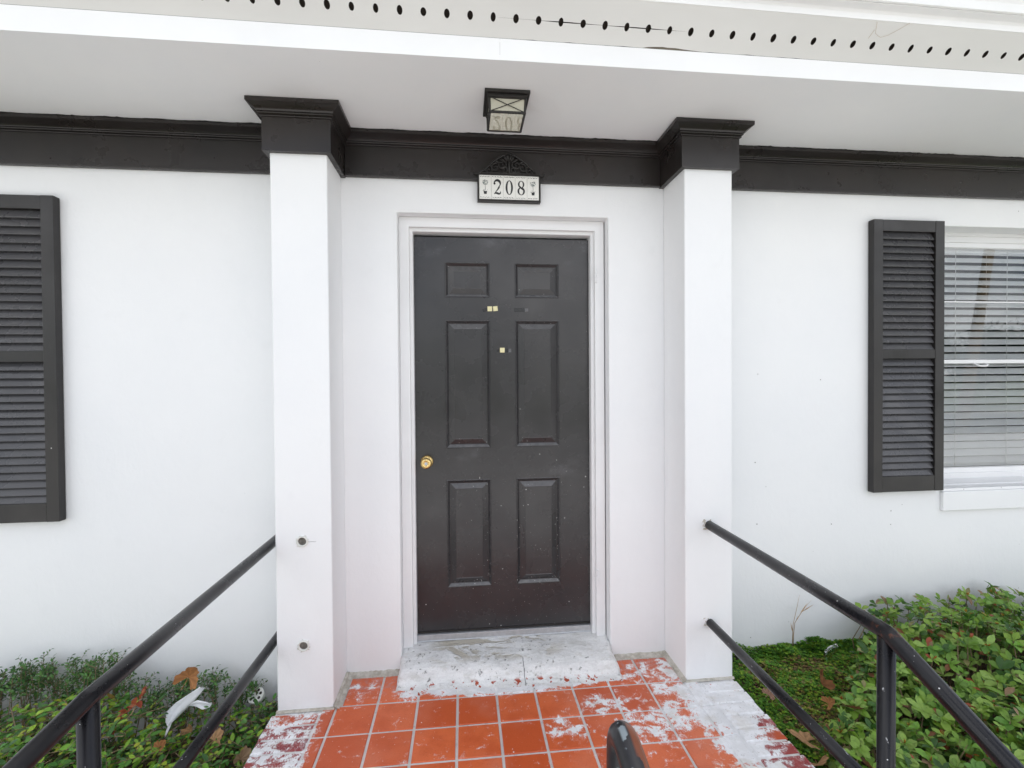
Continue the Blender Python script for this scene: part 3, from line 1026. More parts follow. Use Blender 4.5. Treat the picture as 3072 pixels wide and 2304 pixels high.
stuck('tape_strip', 0.1475, 1.5570, 0.012, 0.012, 0.001, M['residue'], 'dark tape scrap at the left edge of the single foam pad', 'tape', 0.1, 'tape scraps on the door')
stuck('tape_strip', 0.192, 1.5575, 0.016, 0.018, 0.001, M['residue'], 'dark tape scrap touching the right edge of the single foam pad', 'tape', 0.0, 'tape scraps on the door')
stuck('tape_strip', 0.2060, 1.5570, 0.017, 0.019, 0.0009, M['residue_grey'], 'grey rounded tape end farthest right of the single foam pad', 'tape', 0.05, 'tape scraps on the door')

# ------------------------------------------------------------------ shutters
def shutter(x0, x1, label, n_up, n_lo):
    z0, z1, m0, m1 = 0.795, 2.232, 1.502, 1.550
    ST, TOP, BOT = 0.053, 0.060, 0.083
    yb, yf = -0.004, -0.040
    root = MB()
    for xa, xb in ((x0, x0+ST), (x1-ST, x1)):
        root.box(xa, xb, yf, yb, z0, z1)
    sh = root.build('shutter', M['shutter'], house, bevel=0.002)
    tag(sh, label)
    for za, zb in ((z1-TOP, z1-0.0008), (m0, m1), (z0+0.0008, z0+BOT)):
        r_ = MB()
        r_.box(x0+ST+0.0003, x1-ST-0.0003, yf+0.0012, yb, za, zb)
        r_.build('rail', M['shutter'], sh, bevel=0.0015)
    def fill(za, zb, n):
        lv = MB()
        p = (zb-za)/n
        th = R(62)
        hw = 0.0225
        ux = Vector((0, -math.sin(R(90)-th), -math.cos(R(90)-th)))     # outward and down
        un = Vector((0, -math.sin(th), math.cos(th)))
        lv.obox((0, 0, 0), ((x1-x0)/2-ST-0.0006, 0, 0), ux*hw, un*0.0036)
        me = lv.mesh('louver', M['louver'])
        for i in range(n):
            o = link_mesh('louver', me, sh, ((x0+x1)/2, (yf+yb)/2+0.002, za+p*(i+0.5)))
            o.rotation_euler = (random.uniform(-0.03, 0.03), random.uniform(-0.0012, 0.0012), 0)
            bv = o.modifiers.new('edge', 'BEVEL'); bv.width = 0.0018; bv.segments = 2
    fill(m1+0.001, z1-TOP-0.001, n_up)
    fill(z0+BOT+0.001, m0-0.001, n_lo)
    return sh
shutter(2.110, 2.521, 'black louvered shutter at the left edge of the window', 17, 17)
shutter(-2.229, -1.817, 'black shutter cut off by the left edge of the photo', 17, 18)
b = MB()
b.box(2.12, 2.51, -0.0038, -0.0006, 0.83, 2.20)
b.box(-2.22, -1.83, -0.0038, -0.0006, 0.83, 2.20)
b.build('shutter_shade_backing', M['dark_void'], house)

# ------------------------------------------------------------------ window
win = MB()
win.sweep_frame(WX0, WX1, 0.80, WZ1, [(0.0, 0.108), (0.016, 0.108), (0.018, 0.118), (0.048, 0.118), (0.051, 0.128), (0.075, 0.128), (0.080, 0.142)])
window = win.build('window', M['trim'], house, bevel=0.0012)
b = MB()
b.box(WX0+0.05, WX1-0.05, 0.122, 0.150, 1.478, 1.500)
b.box(WX0+0.05, WX1-0.05, 0.128, 0.140, 1.828, 1.836)
b.build('sash_rail', M['trim'], window, bevel=0.0015)
b = MB()
b.quad((WX0+0.05, 0.140, 0.85), (WX1-0.05, 0.140, 0.85), (WX1-0.05, 0.140, 2.17), (WX0+0.05, 0.140, 2.17))
b.build('pane', M['glass'], window)
b = MB()
b.extrude_x([(0.135, 0.824), (0.05, 0.806), (0.045, 0.800), (0.0, 0.7975), (0.0, 0.7972), (0.135, 0.7972)], WX0+0.001, WX1-0.001, 1)
b.build('sill', M['trim'], window, bevel=0.001)
b = MB()
b.box(2.541, 3.47, -0.020, -0.0006, 0.677, 0.781)
b.box(2.541, 3.47, -0.012, -0.0006, 0.7815, 0.797)
b.build('apron', M['stucco'], window, bevel=0.004)
b = MB()
b.tube([(2.895, 0.126, 1.478), (2.895, 0.108, 1.470), (2.91, 0.104, 1.463), (2.95, 0.104, 1.463), (2.965, 0.108, 1.470), (2.965, 0.126, 1.478)], 0.005, 8)
b.build('sash_lift', M['trim'], window, smooth=True)
sl = MB()
th = R(41)
sl.obox((0, 0, 0), ((WX1-WX0)/2-0.075, 0, 0), Vector((0, -math.cos(th), -math.sin(th)))*0.0245, Vector((0, -math.sin(th), math.cos(th)))*0.0014)
sl_me = sl.mesh('blind_slat', M['blind'])
nsl = 29
for i in range(nsl):
    z = 0.915 + i*0.0432
    o = link_mesh('blind_slat', sl_me, window, ((WX0+WX1)/2, 0.170, z))
    o.rotation_euler = (random.uniform(-0.03, 0.03) + (0.10 if i == 1 else 0), random.uniform(-0.0018, 0.0018), 0)
b = MB()
b.box(WX0+0.075, WX1-0.075, 0.175, 0.215, 0.875, 0.895)
b.build('blind_rail', M['blind'], window, bevel=0.002)
b = MB()
for x in (2.80, 3.135):
    b.tube([(x, 0.1475, 0.885), (x, 0.1475, 2.13)], 0.0016, 6)
    b.tube([(x-0.045, 0.222, 0.885), (x-0.045, 0.222, 2.13)], 0.0012, 6)
b.build('blind_cord', M['cord'], window)
b = MB()
b.box(WX0+0.06, WX1-0.06, 0.165, 0.225, 2.125, 2.175)
b.build('blind_headrail', M['blind'], window, bevel=0.002)
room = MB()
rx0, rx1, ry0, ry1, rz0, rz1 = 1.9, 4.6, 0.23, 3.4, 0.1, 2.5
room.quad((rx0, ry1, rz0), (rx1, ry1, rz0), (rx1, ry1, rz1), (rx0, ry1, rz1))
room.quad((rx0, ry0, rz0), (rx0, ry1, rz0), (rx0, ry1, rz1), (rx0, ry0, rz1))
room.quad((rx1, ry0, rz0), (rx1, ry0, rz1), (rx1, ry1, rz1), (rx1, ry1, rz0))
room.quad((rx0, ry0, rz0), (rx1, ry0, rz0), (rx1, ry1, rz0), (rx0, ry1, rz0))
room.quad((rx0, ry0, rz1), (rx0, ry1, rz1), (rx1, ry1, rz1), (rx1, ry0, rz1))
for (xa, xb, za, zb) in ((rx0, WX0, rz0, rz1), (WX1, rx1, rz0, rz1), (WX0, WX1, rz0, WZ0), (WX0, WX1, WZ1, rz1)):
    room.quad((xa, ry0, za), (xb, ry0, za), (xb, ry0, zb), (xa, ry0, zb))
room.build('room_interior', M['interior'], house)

# ------------------------------------------------------------------ house number sign
def stroke(b, pts, y):
    """flat stroke of varying width: pts (x, z, half width)"""
    n = len(pts)
    prev = None
    for i, (x, z, hw) in enumerate(pts):
        a = pts[max(i-1, 0)]
        c = pts[min(i+1, n-1)]
        dx, dz = c[0]-a[0], c[1]-a[1]
        L = math.hypot(dx, dz) or 1
        nx, nz = -dz/L, dx/L
        o = b.addv([(x+nx*hw, y, z+nz*hw), (x-nx*hw, y, z-nz*hw)])
        if prev is not None:
            b.face((prev, prev+1, o+1, o))
        prev = o
def disc(b, x, z, rx, rz, y, n=16):
    o = b.addv([(x+rx*math.cos(2*math.pi*k/n), y, z+rz*math.sin(2*math.pi*k/n)) for k in range(n)])
    b.face([o+k for k in range(n)])
def ring(b, x, z, rx, rz, ix, iz, y, n=28):
    o = b.addv([(x+rx*math.cos(2*math.pi*k/n), y, z+rz*math.sin(2*math.pi*k/n)) for k in range(n)])
    i_ = b.addv([(x+ix*math.cos(2*math.pi*k/n), y, z+iz*math.sin(2*math.pi*k/n)) for k in range(n)])
    for k in range(n):
        k2 = (k+1) % n
        b.face((o+k, o+k2, i_+k2, i_+k))
SX0, SX1, SZ0, SZ1, SY = 0.042, 0.349, 2.269, 2.400, -0.029
sign = empty('house_number_sign', 'framed ceramic house number sign reading 208 under an iron scroll crest', 'sign', (0.1955, 0, 2.269))
def sbuild(b, name, mat, par=None, **k):
    o = b.build(name, mat, None, **k)
    o.parent = par if par else sign
    if not par:
        o.matrix_parent_inverse = Matrix.Translation(sign.location).inverted()
    return o
b = MB()
b.sweep_frame(SX0, SX1, SZ0, SZ1, [(0.0, -0.0006), (0.0, SY-0.002), (0.002, SY-0.004), (0.0065, SY-0.004), (0.008, SY+0.003)])
b.quad((SX0+.005, SY+0.006, SZ0+.005), (SX1-.005, SY+0.006, SZ0+.005), (SX1-.005, SY+0.006, SZ1-.005), (SX0+.005, SY+0.006, SZ1-.005))
sbuild(b, 'frame', M['dark_metal'], bevel=0.001)
ix0, ix1, iz0, iz1 = SX0+0.0085, SX1-0.0085, SZ0+0.0095, SZ1-0.0075
tw = (ix1-ix0)/5
tiles = []
for k in range(5):
    b = MB()
    b.box(ix0+k*tw+0.0004, ix0+(k+1)*tw-0.0004, SY-0.0005, SY+0.005, iz0, iz1)
    tiles.append(sbuild(b, 'number_tile', M['ceramic'], bevel=0.0006))
py = SY-0.0008
zc = (iz0+iz1)/2
H = 0.0350                               # half height of the digits
def digit2(x):
    b = MB()
    W = 0.0185
    # ball terminal, bowl, diagonal neck, wavy foot
    disc(b, x-W*0.72, zc+H*0.50, 0.0050, 0.0055, py-0.0002)
    P = []
    for i in range(15):
        a = math.pi*(1.02 - 1.27*i/14)
        t_ = i/14
        P.append((x-W*0.02+W*0.80*math.cos(a), zc+H*0.50+H*0.46*math.sin(a), 0.0022+0.0056*max(0, math.sin(min(1, t_*1.08)*math.pi))**1.5*(0.4+0.6*t_)))
    P += [(x+W*0.42, zc-H*0.02, 0.0042), (x+W*0.05, zc-H*0.34, 0.0026), (x-W*0.38, zc-H*0.62, 0.0018), (x-W*0.80, zc-H*0.93, 0.0014)]
    stroke(b, P, py)
    stroke(b, [(x-W*0.86, zc-H*0.94, 0.0012), (x-W*0.5, zc-H*0.78, 0.0042), (x, zc-H*0.82, 0.0050), (x+W*0.45, zc-H*0.90, 0.0046), (x+W*0.74, zc-H*0.84, 0.0034), (x+W*0.88, zc-H*0.55, 0.0011)], py-0.0002)
    return b
def digit0(x):
    b = MB()
    ring(b, x, zc, 0.0180, H, 0.0085, H*0.90, py)
    return b
def digit8(x):
    b = MB()
    ring(b, x, zc+H*0.48, 0.0155, H*0.51, 0.0080, H*0.42, py)
    ring(b, x, zc-H*0.45, 0.0182, H*0.55, 0.0096, H*0.45, py-0.0002)
    stroke(b, [(x-0.0115, zc+H*0.30, 0.003), (x-0.003, zc+H*0.06, 0.0042), (x+0.004, zc-H*0.10, 0.0042), (x+0.0125, zc-H*0.30, 0.003)], py-0.0004)
    return b
for k, fn in ((1, digit2), (2, digit0), (3, digit8)):
    sbuild(fn(ix0+(k+0.5)*tw), 'digit', M['ink'], tiles[k])
def topiary(x):
    g, d = MB(), MB()
    for i in range(70):
        a, r_ = random.uniform(0, 6.28), math.sqrt(random.random())
        disc(g, x+0.0130*r_*math.cos(a), zc+0.021+0.0135*r_*math.sin(a), random.uniform(.0008, .0020), random.uniform(.0008, .0018), py-0.00002*i, 6)
    stroke(d, [(x-0.0008, zc+0.010, .0007), (x+0.0006, zc-0.004, .0008), (x-0.0006, zc-0.016, .0009)], py)
    for i in range(9):
        disc(d, x+random.uniform(-0.012, 0.012), zc-0.016+random.uniform(-.004, .004), 0.0018, 0.0011, py-0.00002*i, 6)
    o = d.addv([(x-0.0085, py-.0003, zc-0.020), (x+0.0085, py-.0003, zc-0.020), (x+0.0062, py-.0003, zc-0.034), (x-0.0062, py-.0003, zc-0.034)])
    d.face((o, o+1, o+2, o+3))
    return g, d
for k in (0, 4):
    g, d = topiary(ix0+(k+0.5)*tw)
    for mb, mt, nm in ((g, M['ink_green'], 'tree_print'), (d, M['ink'], 'pot_print')):
        sbuild(mb, nm, mt, tiles[k])
for k in range(5):
    b = MB()
    for zr, sc in ((iz1-0.0075, 1.0), (iz0+0.0075, 0.8)):
        for i in range(12):
            x = ix0+k*tw+0.0065+i*(tw-0.013)/11
            a = random.uniform(-1, 1)
            disc(b, x, zr+0.0018*math.sin(i*2.1+k), 0.0022*sc*random.uniform(.5, 1.1), 0.0016*sc*random.uniform(.5, 1.3), py-0.00003*i, 5)
            if i % 3 == 0:
                stroke(b, [(x-0.002, zr-0.003*a, .0004), (x+0.001, zr, .0009), (x+0.003, zr+0.003*a, .0003)], py-0.0006)
    sbuild(b, 'border_print', M['ink'], tiles[k])

def spiral(cx, cz, r0, a0, turns, direction=1, y=-0.034, shrink=0.82, n=26):
    pts = []
    for i in range(n):
        t_ = i/(n-1)
        a = a0+direction*turns*2*math.pi*t_
        r_ = r0*(1-shrink*t_)
        pts.append((cx+r_*math.cos(a), y, cz+r_*math.sin(a)))
    return pts
crest = MB()
mid = (SX0+SX1)/2
zb = SZ1
for sgn in (-1, 1):
    # outline arm sweeping from the centre palmette down to a small upturned horn
    arm = [(mid+sgn*x, -0.034, zb+z) for x, z in ((0.004, 0.094), (0.030, 0.086), (0.055, 0.072), (0.078, 0.055), (0.098, 0.036), (0.120, 0.016), (0.140, 0.002), (0.158, -0.006), (0.168, -0.003), (0.172, 0.004))]
    crest.tube(arm, [0.0045, 0.006, 0.0062, 0.006, 0.0055, 0.005, 0.005, 0.0045, 0.0035, 0.002], 8)
    for cx, cz, r_, a0, tr, dr in ((0.036, 0.043, 0.024, 2.4, 1.25, 1), (0.066, 0.028, 0.021, 1.9, 1.3, -1), (0.098, 0.014, 0.016, 2.2, 1.2, 1), (0.022, 0.016, 0.018, 0.5, 1.2, 1)):
        p_ = spiral(cx, cz, r_, a0, tr, dr)
        p_ = [(mid+sgn*x, y, zb+z) for x, y, z in p_]
        crest.tube(p_, np.linspace(0.0045, 0.0028, len(p_)), 8)
    for (x0, z0, x1, z1) in ((0.010, 0.058, 0.028, 0.088), (0.016, 0.052, 0.048, 0.070), (0.050, 0.048, 0.070, 0.058), (0.080, 0.026, 0.098, 0.040), (0.112, 0.006, 0.124, 0.020), (0.004, 0.060, 0.012, 0.096)):
        a_, c_ = Vector((mid+sgn*x0, -0.034, zb+z0)), Vector((mid+sgn*x1, -0.034, zb+z1))
        crest.tube([a_, a_.lerp(c_, .5)+Vector((0, -0.005, 0.002)), c_], [0.0035, 0.0062, 0.0012], 7)
crest.tube([(mid, -0.034, zb-0.002), (mid, -0.036, zb+0.045), (mid, -0.034, zb+0.097)], [0.006, 0.0055, 0.0035], 8)
crest.tube([(SX0+0.004, -0.034, zb+0.0015), (SX1-0.004, -0.034, zb+0.0015)], 0.0042, 8)
bk = [(mid+x, -0.0295, zb+z) for x, z in ((-0.135, 0.0), (-0.10, 0.028), (-0.06, 0.062), (-0.02, 0.085), (0.02, 0.085), (0.06, 0.062), (0.10, 0.028), (0.135, 0.0))]
sbuild(crest, 'crest', M['dark_metal'], smooth=True)

# ------------------------------------------------------------------ porch lamp
lamp = empty('porch_lamp', 'black square lantern with crossed wires fixed under the soffit above the door', 'lamp', (0.152, -0.335, SOF))
def lbuild(b, name, mat, **k):
    o = b.build(name, mat, None, **k)
    o.parent = lamp
    o.matrix_parent_inverse = Matrix.Translation(lamp.location).inverted()
    return o
LPX0, LPX1, LPY0, LPY1 = 0.061, 0.243, -0.435, -0.244
b = MB()
b.box(LPX0, LPX1, LPY0, LPY1, SOF-0.012, SOF-0.0005)
b.box(LPX0+0.012, LPX1-0.012, LPY0+0.012, LPY1-0.012, SOF-0.024, SOF-0.0125)
lbuild(b, 'ceiling_plate', M['dark_metal'], bevel=0.0015)
tx0, tx1, ty0, ty1, tz = 0.080, 0.226, -0.412, -0.262, SOF-0.022
bx0, bx1, by0, by1, bz = 0.082, 0.224, -0.402, -0.256, 2.489
b = MB()
T = [(tx0, ty0, tz), (tx1, ty0, tz), (tx1, ty1, tz), (tx0, ty1, tz)]
B = [(bx0, by0, bz), (bx1, by0, bz), (bx1, by1, bz), (bx0, by1, bz)]
for t_, bt in zip(T, B):
    b.tube([t_, bt], 0.0048, 8)
for k in range(4):
    b.tube([B[k], B[(k+1) % 4]], 0.0052, 8)
    b.tube([T[k], T[(k+1) % 4]], 0.0045, 8)
lbuild(b, 'lantern_frame', M['dark_metal'])
for k in range(4):
    k2 = (k+1) % 4
    g = MB()
    g.quad(T[k], T[k2], B[k2], B[k])
    lbuild(g, 'side_pane', M['lamp_pane'])
    cen = sum((Vector(p) for p in (T[k], T[k2], B[k], B[k2])), Vector())/4
    outw = Vector((cen.x-0.153, cen.y+0.333, 0)).normalized()*0.004
    x_ = MB()
    x_.tube([Vector(T[k])+outw, Vector(B[k2])+outw], 0.0015, 6)
    x_.tube([Vector(T[k2])+outw, Vector(B[k])+outw], 0.0015, 6)
    lbuild(x_, 'cross_wire', M['dark_metal'])
g = MB()
g.box(bx0+0.003, bx1-0.003, by0+0.003, by1-0.003, bz-0.001, bz+0.002)
lbuild(g, 'bottom_pane', M['lamp_bottom'])

# ================================================================== THE PORCH
TX, TY, TS, GR = -0.5908, -0.0499, 0.1731, 0.0112
PX0, PX1, PY1 = -0.852, 1.222, -1.27
b = MB()
b.box(PX0+0.012, PX1-0.012, PY1+0.01, 0.0, -0.62, -0.0045)
porch = b.build('porch', M['grout'], bevel=0.004)
tag(porch, kind='structure')
rowY = [TY+0.012] + [TY-TS*j for j in range(1, 8)]
def tile_obj(x0, x1, y0, y1):
    b = MB()
    w2, d2 = (x1-x0)/2, (y1-y0)/2
    c = 0.0022
    top = [(-w2+c, -d2+c), (w2-c, -d2+c), (w2-c, d2-c), (-w2+c, d2-c)]
    low = [(-w2, -d2), (w2, -d2), (w2, d2), (-w2, d2)]
    a = b.addv([(x, y, 0.0) for x, y in top])
    m = b.addv([(x, y, -0.0016) for x, y in low])
    e = b.addv([(x, y, -0.014) for x, y in low])
    b.face((a, a+1, a+2, a+3))
    for k in range(4):
        k2 = (k+1) % 4
        b.face((m+k, m+k2, a+k2, a+k))
        b.face((e+k, e+k2, m+k2, m+k))
    key = (round(w2, 4), round(d2, 4))
    if key not in tile_cache:
        tile_cache[key] = b.mesh('tile', M['tile'])
    o = link_mesh('tile', tile_cache[key], porch, ((x0+x1)/2, (y0+y1)/2, random.uniform(-0.0006, 0.0006)))
    o.rotation_euler = (random.uniform(-.002, .002), random.uniform(-.002, .002), random.uniform(-.003, .003))
    return o
tile_cache = {}
g2 = GR/2
for j in range(0, 7):
    ya, yb = rowY[j+1]+g2, rowY[j]-(g2 if j else 0)
    for i in range(0, 9):
        xa, xb = TX+TS*i+g2, TX+TS*(i+1)-g2
        if j == 0:
            if 2 <= i <= 6:
                yb2 = -0.135
            else:
                yb2 = yb
            if i == 0:
                xa = LX1+0.034
            if i == 8:
                xb = RX0-0.018
            tile_obj(xa, xb, ya, yb2)
        else:
            tile_obj(xa, xb, ya, yb)
    if j >= 1:
        tile_obj(-0.645, TX-g2, ya, yb)
        tile_obj(TX+TS*9+g2, 1.032, ya, yb)
tile_obj(-0.645, TX-g2, rowY[1]+g2, -0.240) if False else None

def brick_obj(x0, x1, y0, y1, dz):
    b = MB()
    w2, d2 = (x1-x0)/2, (y1-y0)/2
    c = 0.005
    def ringv(e, z, jit):
        return [(sx*(w2-e)+random.uniform(-jit, jit), sy*(d2-e)+random.uniform(-jit, jit), z+random.uniform(-jit, jit)*.5) for sx, sy in ((-1, -1), (0, -1), (1, -1), (1, 0), (1, 1), (0, 1), (-1, 1), (-1, 0))]
    a = b.addv(ringv(c, 0.0, 0.0012))
    m = b.addv(ringv(0, -0.005, 0.0012))
    e = b.addv(ringv(0, -0.10, 0.0))
    b.face([a+k for k in range(8)])
    for k in range(8):
        k2 = (k+1) % 8
        b.face((m+k, m+k2, a+k2, a+k))
        b.face((e+k, e+k2, m+k2, m+k))
    o = link_mesh('brick', b.mesh('brick', M['brick']), porch, ((x0+x1)/2, (y0+y1)/2, dz))
    o.rotation_euler = (random.uniform(-.01, .01), random.uniform(-.008, .008), random.uniform(-.012, .012))
y = -0.250
k = 0
while y > PY1+0.06:
    wd_ = 0.062
    brick_obj(-0.851+random.uniform(-.003, .003), -0.655, y-wd_, y, 0.0005+random.uniform(-.001, .001))
    if y < -0.245:
        brick_obj(1.046, 1.218+random.uniform(-.004, .004), y-wd_-0.004, y-0.004, 0.0005+random.uniform(-.001, .001))
    y -= 0.0725
    k += 1
# mortar along the wall foot
b = MB()
def strip(b, x0, x1, y0, y1, n):
    rows = []
    for i in range(n+1):
        x = x0+(x1-x0)*i/n
        j = [random.uniform(-0.004, 0.004) for _ in range(3)]
        rows.append(b.addv([(x, y0, 0.009+j[0]*.6), (x, y0+(y1-y0)*0.3, 0.004+j[1]*.4), (x, y1+j[2]*1.6, -0.003)]))
    for a, c in zip(rows, rows[1:]):
        b.face((a, c, c+1, a+1))
        b.face((a+1, c+1, c+2, a+2))
strip(b, LX1, -0.33, 0.0, -0.038, 22)
strip(b, 0.70, RX0, 0.0, -0.035, 22)
b.build('mortar_joint', M['mortar'], porch)
b = MB()
rows = []
for i in range(14):
    yy = -PD-0.01+(PD)*i/13
    rows.append(b.addv([(LX1, yy, 0.02), (LX1+0.012, yy, 0.008), (LX1+0.030+random.uniform(-.004, .004), yy, -0.002)]))
for a, c in zip(rows, rows[1:]):
    b.face((a, a+1, c+1, c)); b.face((a+1, a+2, c+2, c+1))
rows = []
for i in range(14):
    yy = -PD-0.01+(PD)*i/13
    rows.append(b.addv([(RX0, yy, 0.016), (RX0-0.008, yy, 0.006), (RX0-0.017+random.uniform(-.003, .003), yy, -0.002)]))
for a, c in zip(rows, rows[1:]):
    b.face((a, a+1, c+1, c)); b.face((a+1, a+2, c+2, c+1))
b.build('mortar_joint', M['mortar'], porch)

# worn painted step in front of the door
b = MB()
prof = [(0.160, 0.0805), (0.098, 0.0790), (0.050, 0.0755), (0.0, 0.070), (-0.045, 0.0645), (-0.075, 0.0580), (-0.092, 0.0480), (-0.103, 0.0320), (-0.112, 0.0130), (-0.124, 0.0045), (-0.150, 0.0012), (-0.185, -0.004)]
nx = 60
sx0, sx1 = -0.345, 0.694
rows = []
for i in range(nx+1):
    u = i/nx
    row = []
    for (yy, zz) in prof:
        ex = 0.0
        if yy < 0:
            ex = 0.006*min(1, -yy/0.1)
        x = (sx0-ex*1.0)+(sx1+ex*0.6-(sx0-ex))*u
        if yy > 0.055:
            x = DOX0+0.066-0.0 + (DOX1-0.07-(DOX0+0.066))*u if yy > 0.10 else x
        dy = -0.035*u*max(0, min(1, (-yy-0.02)/0.08)) + 0.004*math.sin(u*19+yy*30) + random.uniform(-.0015, .0015)
        if yy > 0:
            dy = 0
        dz = random.uniform(-.0018, .0018) + 0.0026*math.sin(u*11+yy*25)
        if yy < -0.12:
            dz *= 0.3
        if i in (0, nx) and yy < 0.0:
            zz = zz*0.55
        if i in (1, nx-1) and yy < 0.0:
            zz = zz*0.92
        row.append((x, yy+dy, zz+dz))
    rows.append(b.addv(row))
for a, c in zip(rows, rows[1:]):
    for q in range(len(prof)-1):
        b.face((a+q, c+q, c+q+1, a+q+1))
for r_ in (rows[0], rows[-1]):
    q = b.addv([(b.v[r_+k][0], b.v[r_+k][1], -0.02) for k in range(len(prof))])
    for k in range(len(prof)-1):
        b.face((r_+k, r_+k+1, q+k+1, q+k))
b.build('door_step', M['step'], porch, smooth=True)

# front steps and walk, below the frame
b = MB()
for k in range(3):
    b.box(PX0+0.01, PX1-0.01, PY1-0.30*(k+1), PY1-0.30*k-0.0005, -0.80, -0.165*(k+1))
b.build('stair', M['concrete'], porch, bevel=0.01)

# ------------------------------------------------------------------ handrails
def arc(p0, p1, p2, r_, n=8):
    """round the corner p1 of the path p0-p1-p2"""
    p0, p1, p2 = map(Vector, (p0, p1, p2))
    a = (p0-p1).normalized(); c = (p2-p1).normalized()
    ang = a.angle(c)
    d = r_/math.tan(ang/2)
    s_, e = p1+a*d, p1+c*d
    out = []
    for i in range(n+1):
        t_ = i/n
        out.append(s_*(1-t_)**2 + p1*2*t_*(1-t_) + e*t_**2)
    return out
PR = 0.0208
def handrail(name, label, x_wall, x_end, y_wall, zu, zl, ypost, drop, gx):
    t = empty(name, label, 'handrail', (x_wall, ypost, -0.5), 'black pipe handrails of the porch steps')
    def hb(b, nm, mat=M['rail'], **k):
        o = b.build(nm, mat, None, smooth=True, **k)
        o.parent = t
        o.matrix_parent_inverse = Matrix.Translation(t.location).inverted()
        return o
    xp = x_end
    top = Vector((xp, ypost, zu+0.008))
    path = [Vector((x_wall, y_wall+0.03, zu))]
    end = Vector((xp+gx, ypost-0.85, zu-drop))
    path += arc((x_wall, y_wall, zu), top, end, 0.05)
    path += [end]
    b = MB(); b.tube(path, PR, 20)
    hb(b, 'top_rail')
    b = MB(); b.tube([(x_wall+0.004, y_wall+0.03, zl), (xp, ypost, zl+0.012)], PR*0.92, 20)
    hb(b, 'lower_rail')
    b = MB(); b.tube([(xp, ypost+0.006, zu-0.004), (xp, ypost+0.006, -0.6)], PR, 20)
    hb(b, 'post')
    b = MB(); b.tube([(xp, ypost-0.85+0.02, zu-drop), (xp, ypost-0.85+0.02, -0.75)], PR, 20)
    hb(b, 'post')
    return t
b = MB()
for (zc_, n_, sp_) in ((0.728, 22, (-0.031, 0.006)), (0.268, 8, (-0.026, 0.004))):
    for k in range(n_):
        b.obox((1.098+random.uniform(*sp_), -PD-0.0008, zc_+random.uniform(-.022, .022)), (0.0035*random.uniform(.4, 1.5), 0, 0.001), (0, 0.0022*random.uniform(.6, 1.4), 0), (0.001, 0, 0.003*random.uniform(.4, 1.5)))
b.build('broken_paint', M['mortar'], house)['kind'] = 'stuff'
handrail('handrail', 'black pipe handrail fixed to the right pilaster, bending down beside the shrub', 1.098, 1.080, -PD, 0.724, 0.266, -1.185, 0.36, 0.0)
handrail('handrail', 'black pipe handrail left of the left pilaster over the left bed', -0.868, -0.870, 0.0, 0.703, 0.272, -1.195, 0.10, -0.02)
# centre rail of the steps: only its worn top shows
t = empty('handrail', 'worn black centre handrail with rust and bare grey patches at the bottom edge', 'handrail', (0.214, -1.60, -0.6), 'black pipe handrails of the porch steps')
b = MB()
top = Vector((0.213, -1.585, 0.860))
path = [Vector((0.211, -1.585, -0.6)), Vector((0.211, -1.585, 0.5))] + arc((0.211, -1.585, 0.3), top, (0.222, -2.1, 0.69), 0.035, 10) + [Vector((0.222, -2.0, 0.72)), Vector((0.228, -2.9, 0.42))]
b.tube(path, PR, 20)
o = b.build('rail_loop', M['rail_worn'], None, smooth=True)
o.parent = t
o.matrix_parent_inverse = Matrix.Translation(t.location).inverted()

# ------------------------------------------------------------------ vent pipe in the left bed
vp = empty('drain_pipe', 'white plastic pipe with a perforated round cap against the wall left of the pilaster', 'pipe', (-0.992, -0.055, -0.30))
axis = Vector((-0.06, -0.62, 0.78)).normalized()
cc = Vector((-0.986, -0.075, -0.022))
b = MB()
b.tube([(-0.978, -0.045, -0.32), (-0.978, -0.045, -0.075), cc-axis*0.012], 0.0165, 20)
pipe = b.build('pipe', M['pvc'], None, smooth=True)
cap = MB()
u = axis.orthogonal().normalized(); w_ = axis.cross(u)
N = 48
def capring(r_, h, wob=0.0):
    return cap.addv([cc+axis*h+(u*math.cos(2*math.pi*k/N)+w_*math.sin(2*math.pi*k/N))*(r_*(1+wob*math.cos(8*2*math.pi*k/N))) for k in range(N)])
r1 = capring(0.017, -0.022); r2 = capring(0.033, -0.016, .03); r3 = capring(0.0345, 0.004, .03); r4 = capring(0.0325, 0.0065, .03)
for a, c in ((r1, r2), (r2, r3), (r3, r4)):
    for k in range(N):
        cap.face((a+k, a+(k+1) % N, c+(k+1) % N, c+k))
cap.face([r4+k for k in range(N)])
cap_o = cap.build('perforated_cap', M['pvc'], None)
hl = MB()
for k in range(7):
    a = 2*math.pi*k/7+0.3
    c = cc+(u*math.cos(a)+w_*math.sin(a))*0.0215
    hl.lathe([(0.0062, 0.0060), (0.0062, 0.0071), (0.004, 0.0072)], c, axis, 16)
hl_o = hl.build('cap_hole_shade', M['dark_void'], None)
for o in (pipe, cap_o):
    o.parent = vp
    o.matrix_parent_inverse = Matrix.Translation(vp.location).inverted()
hl_o.parent = cap_o

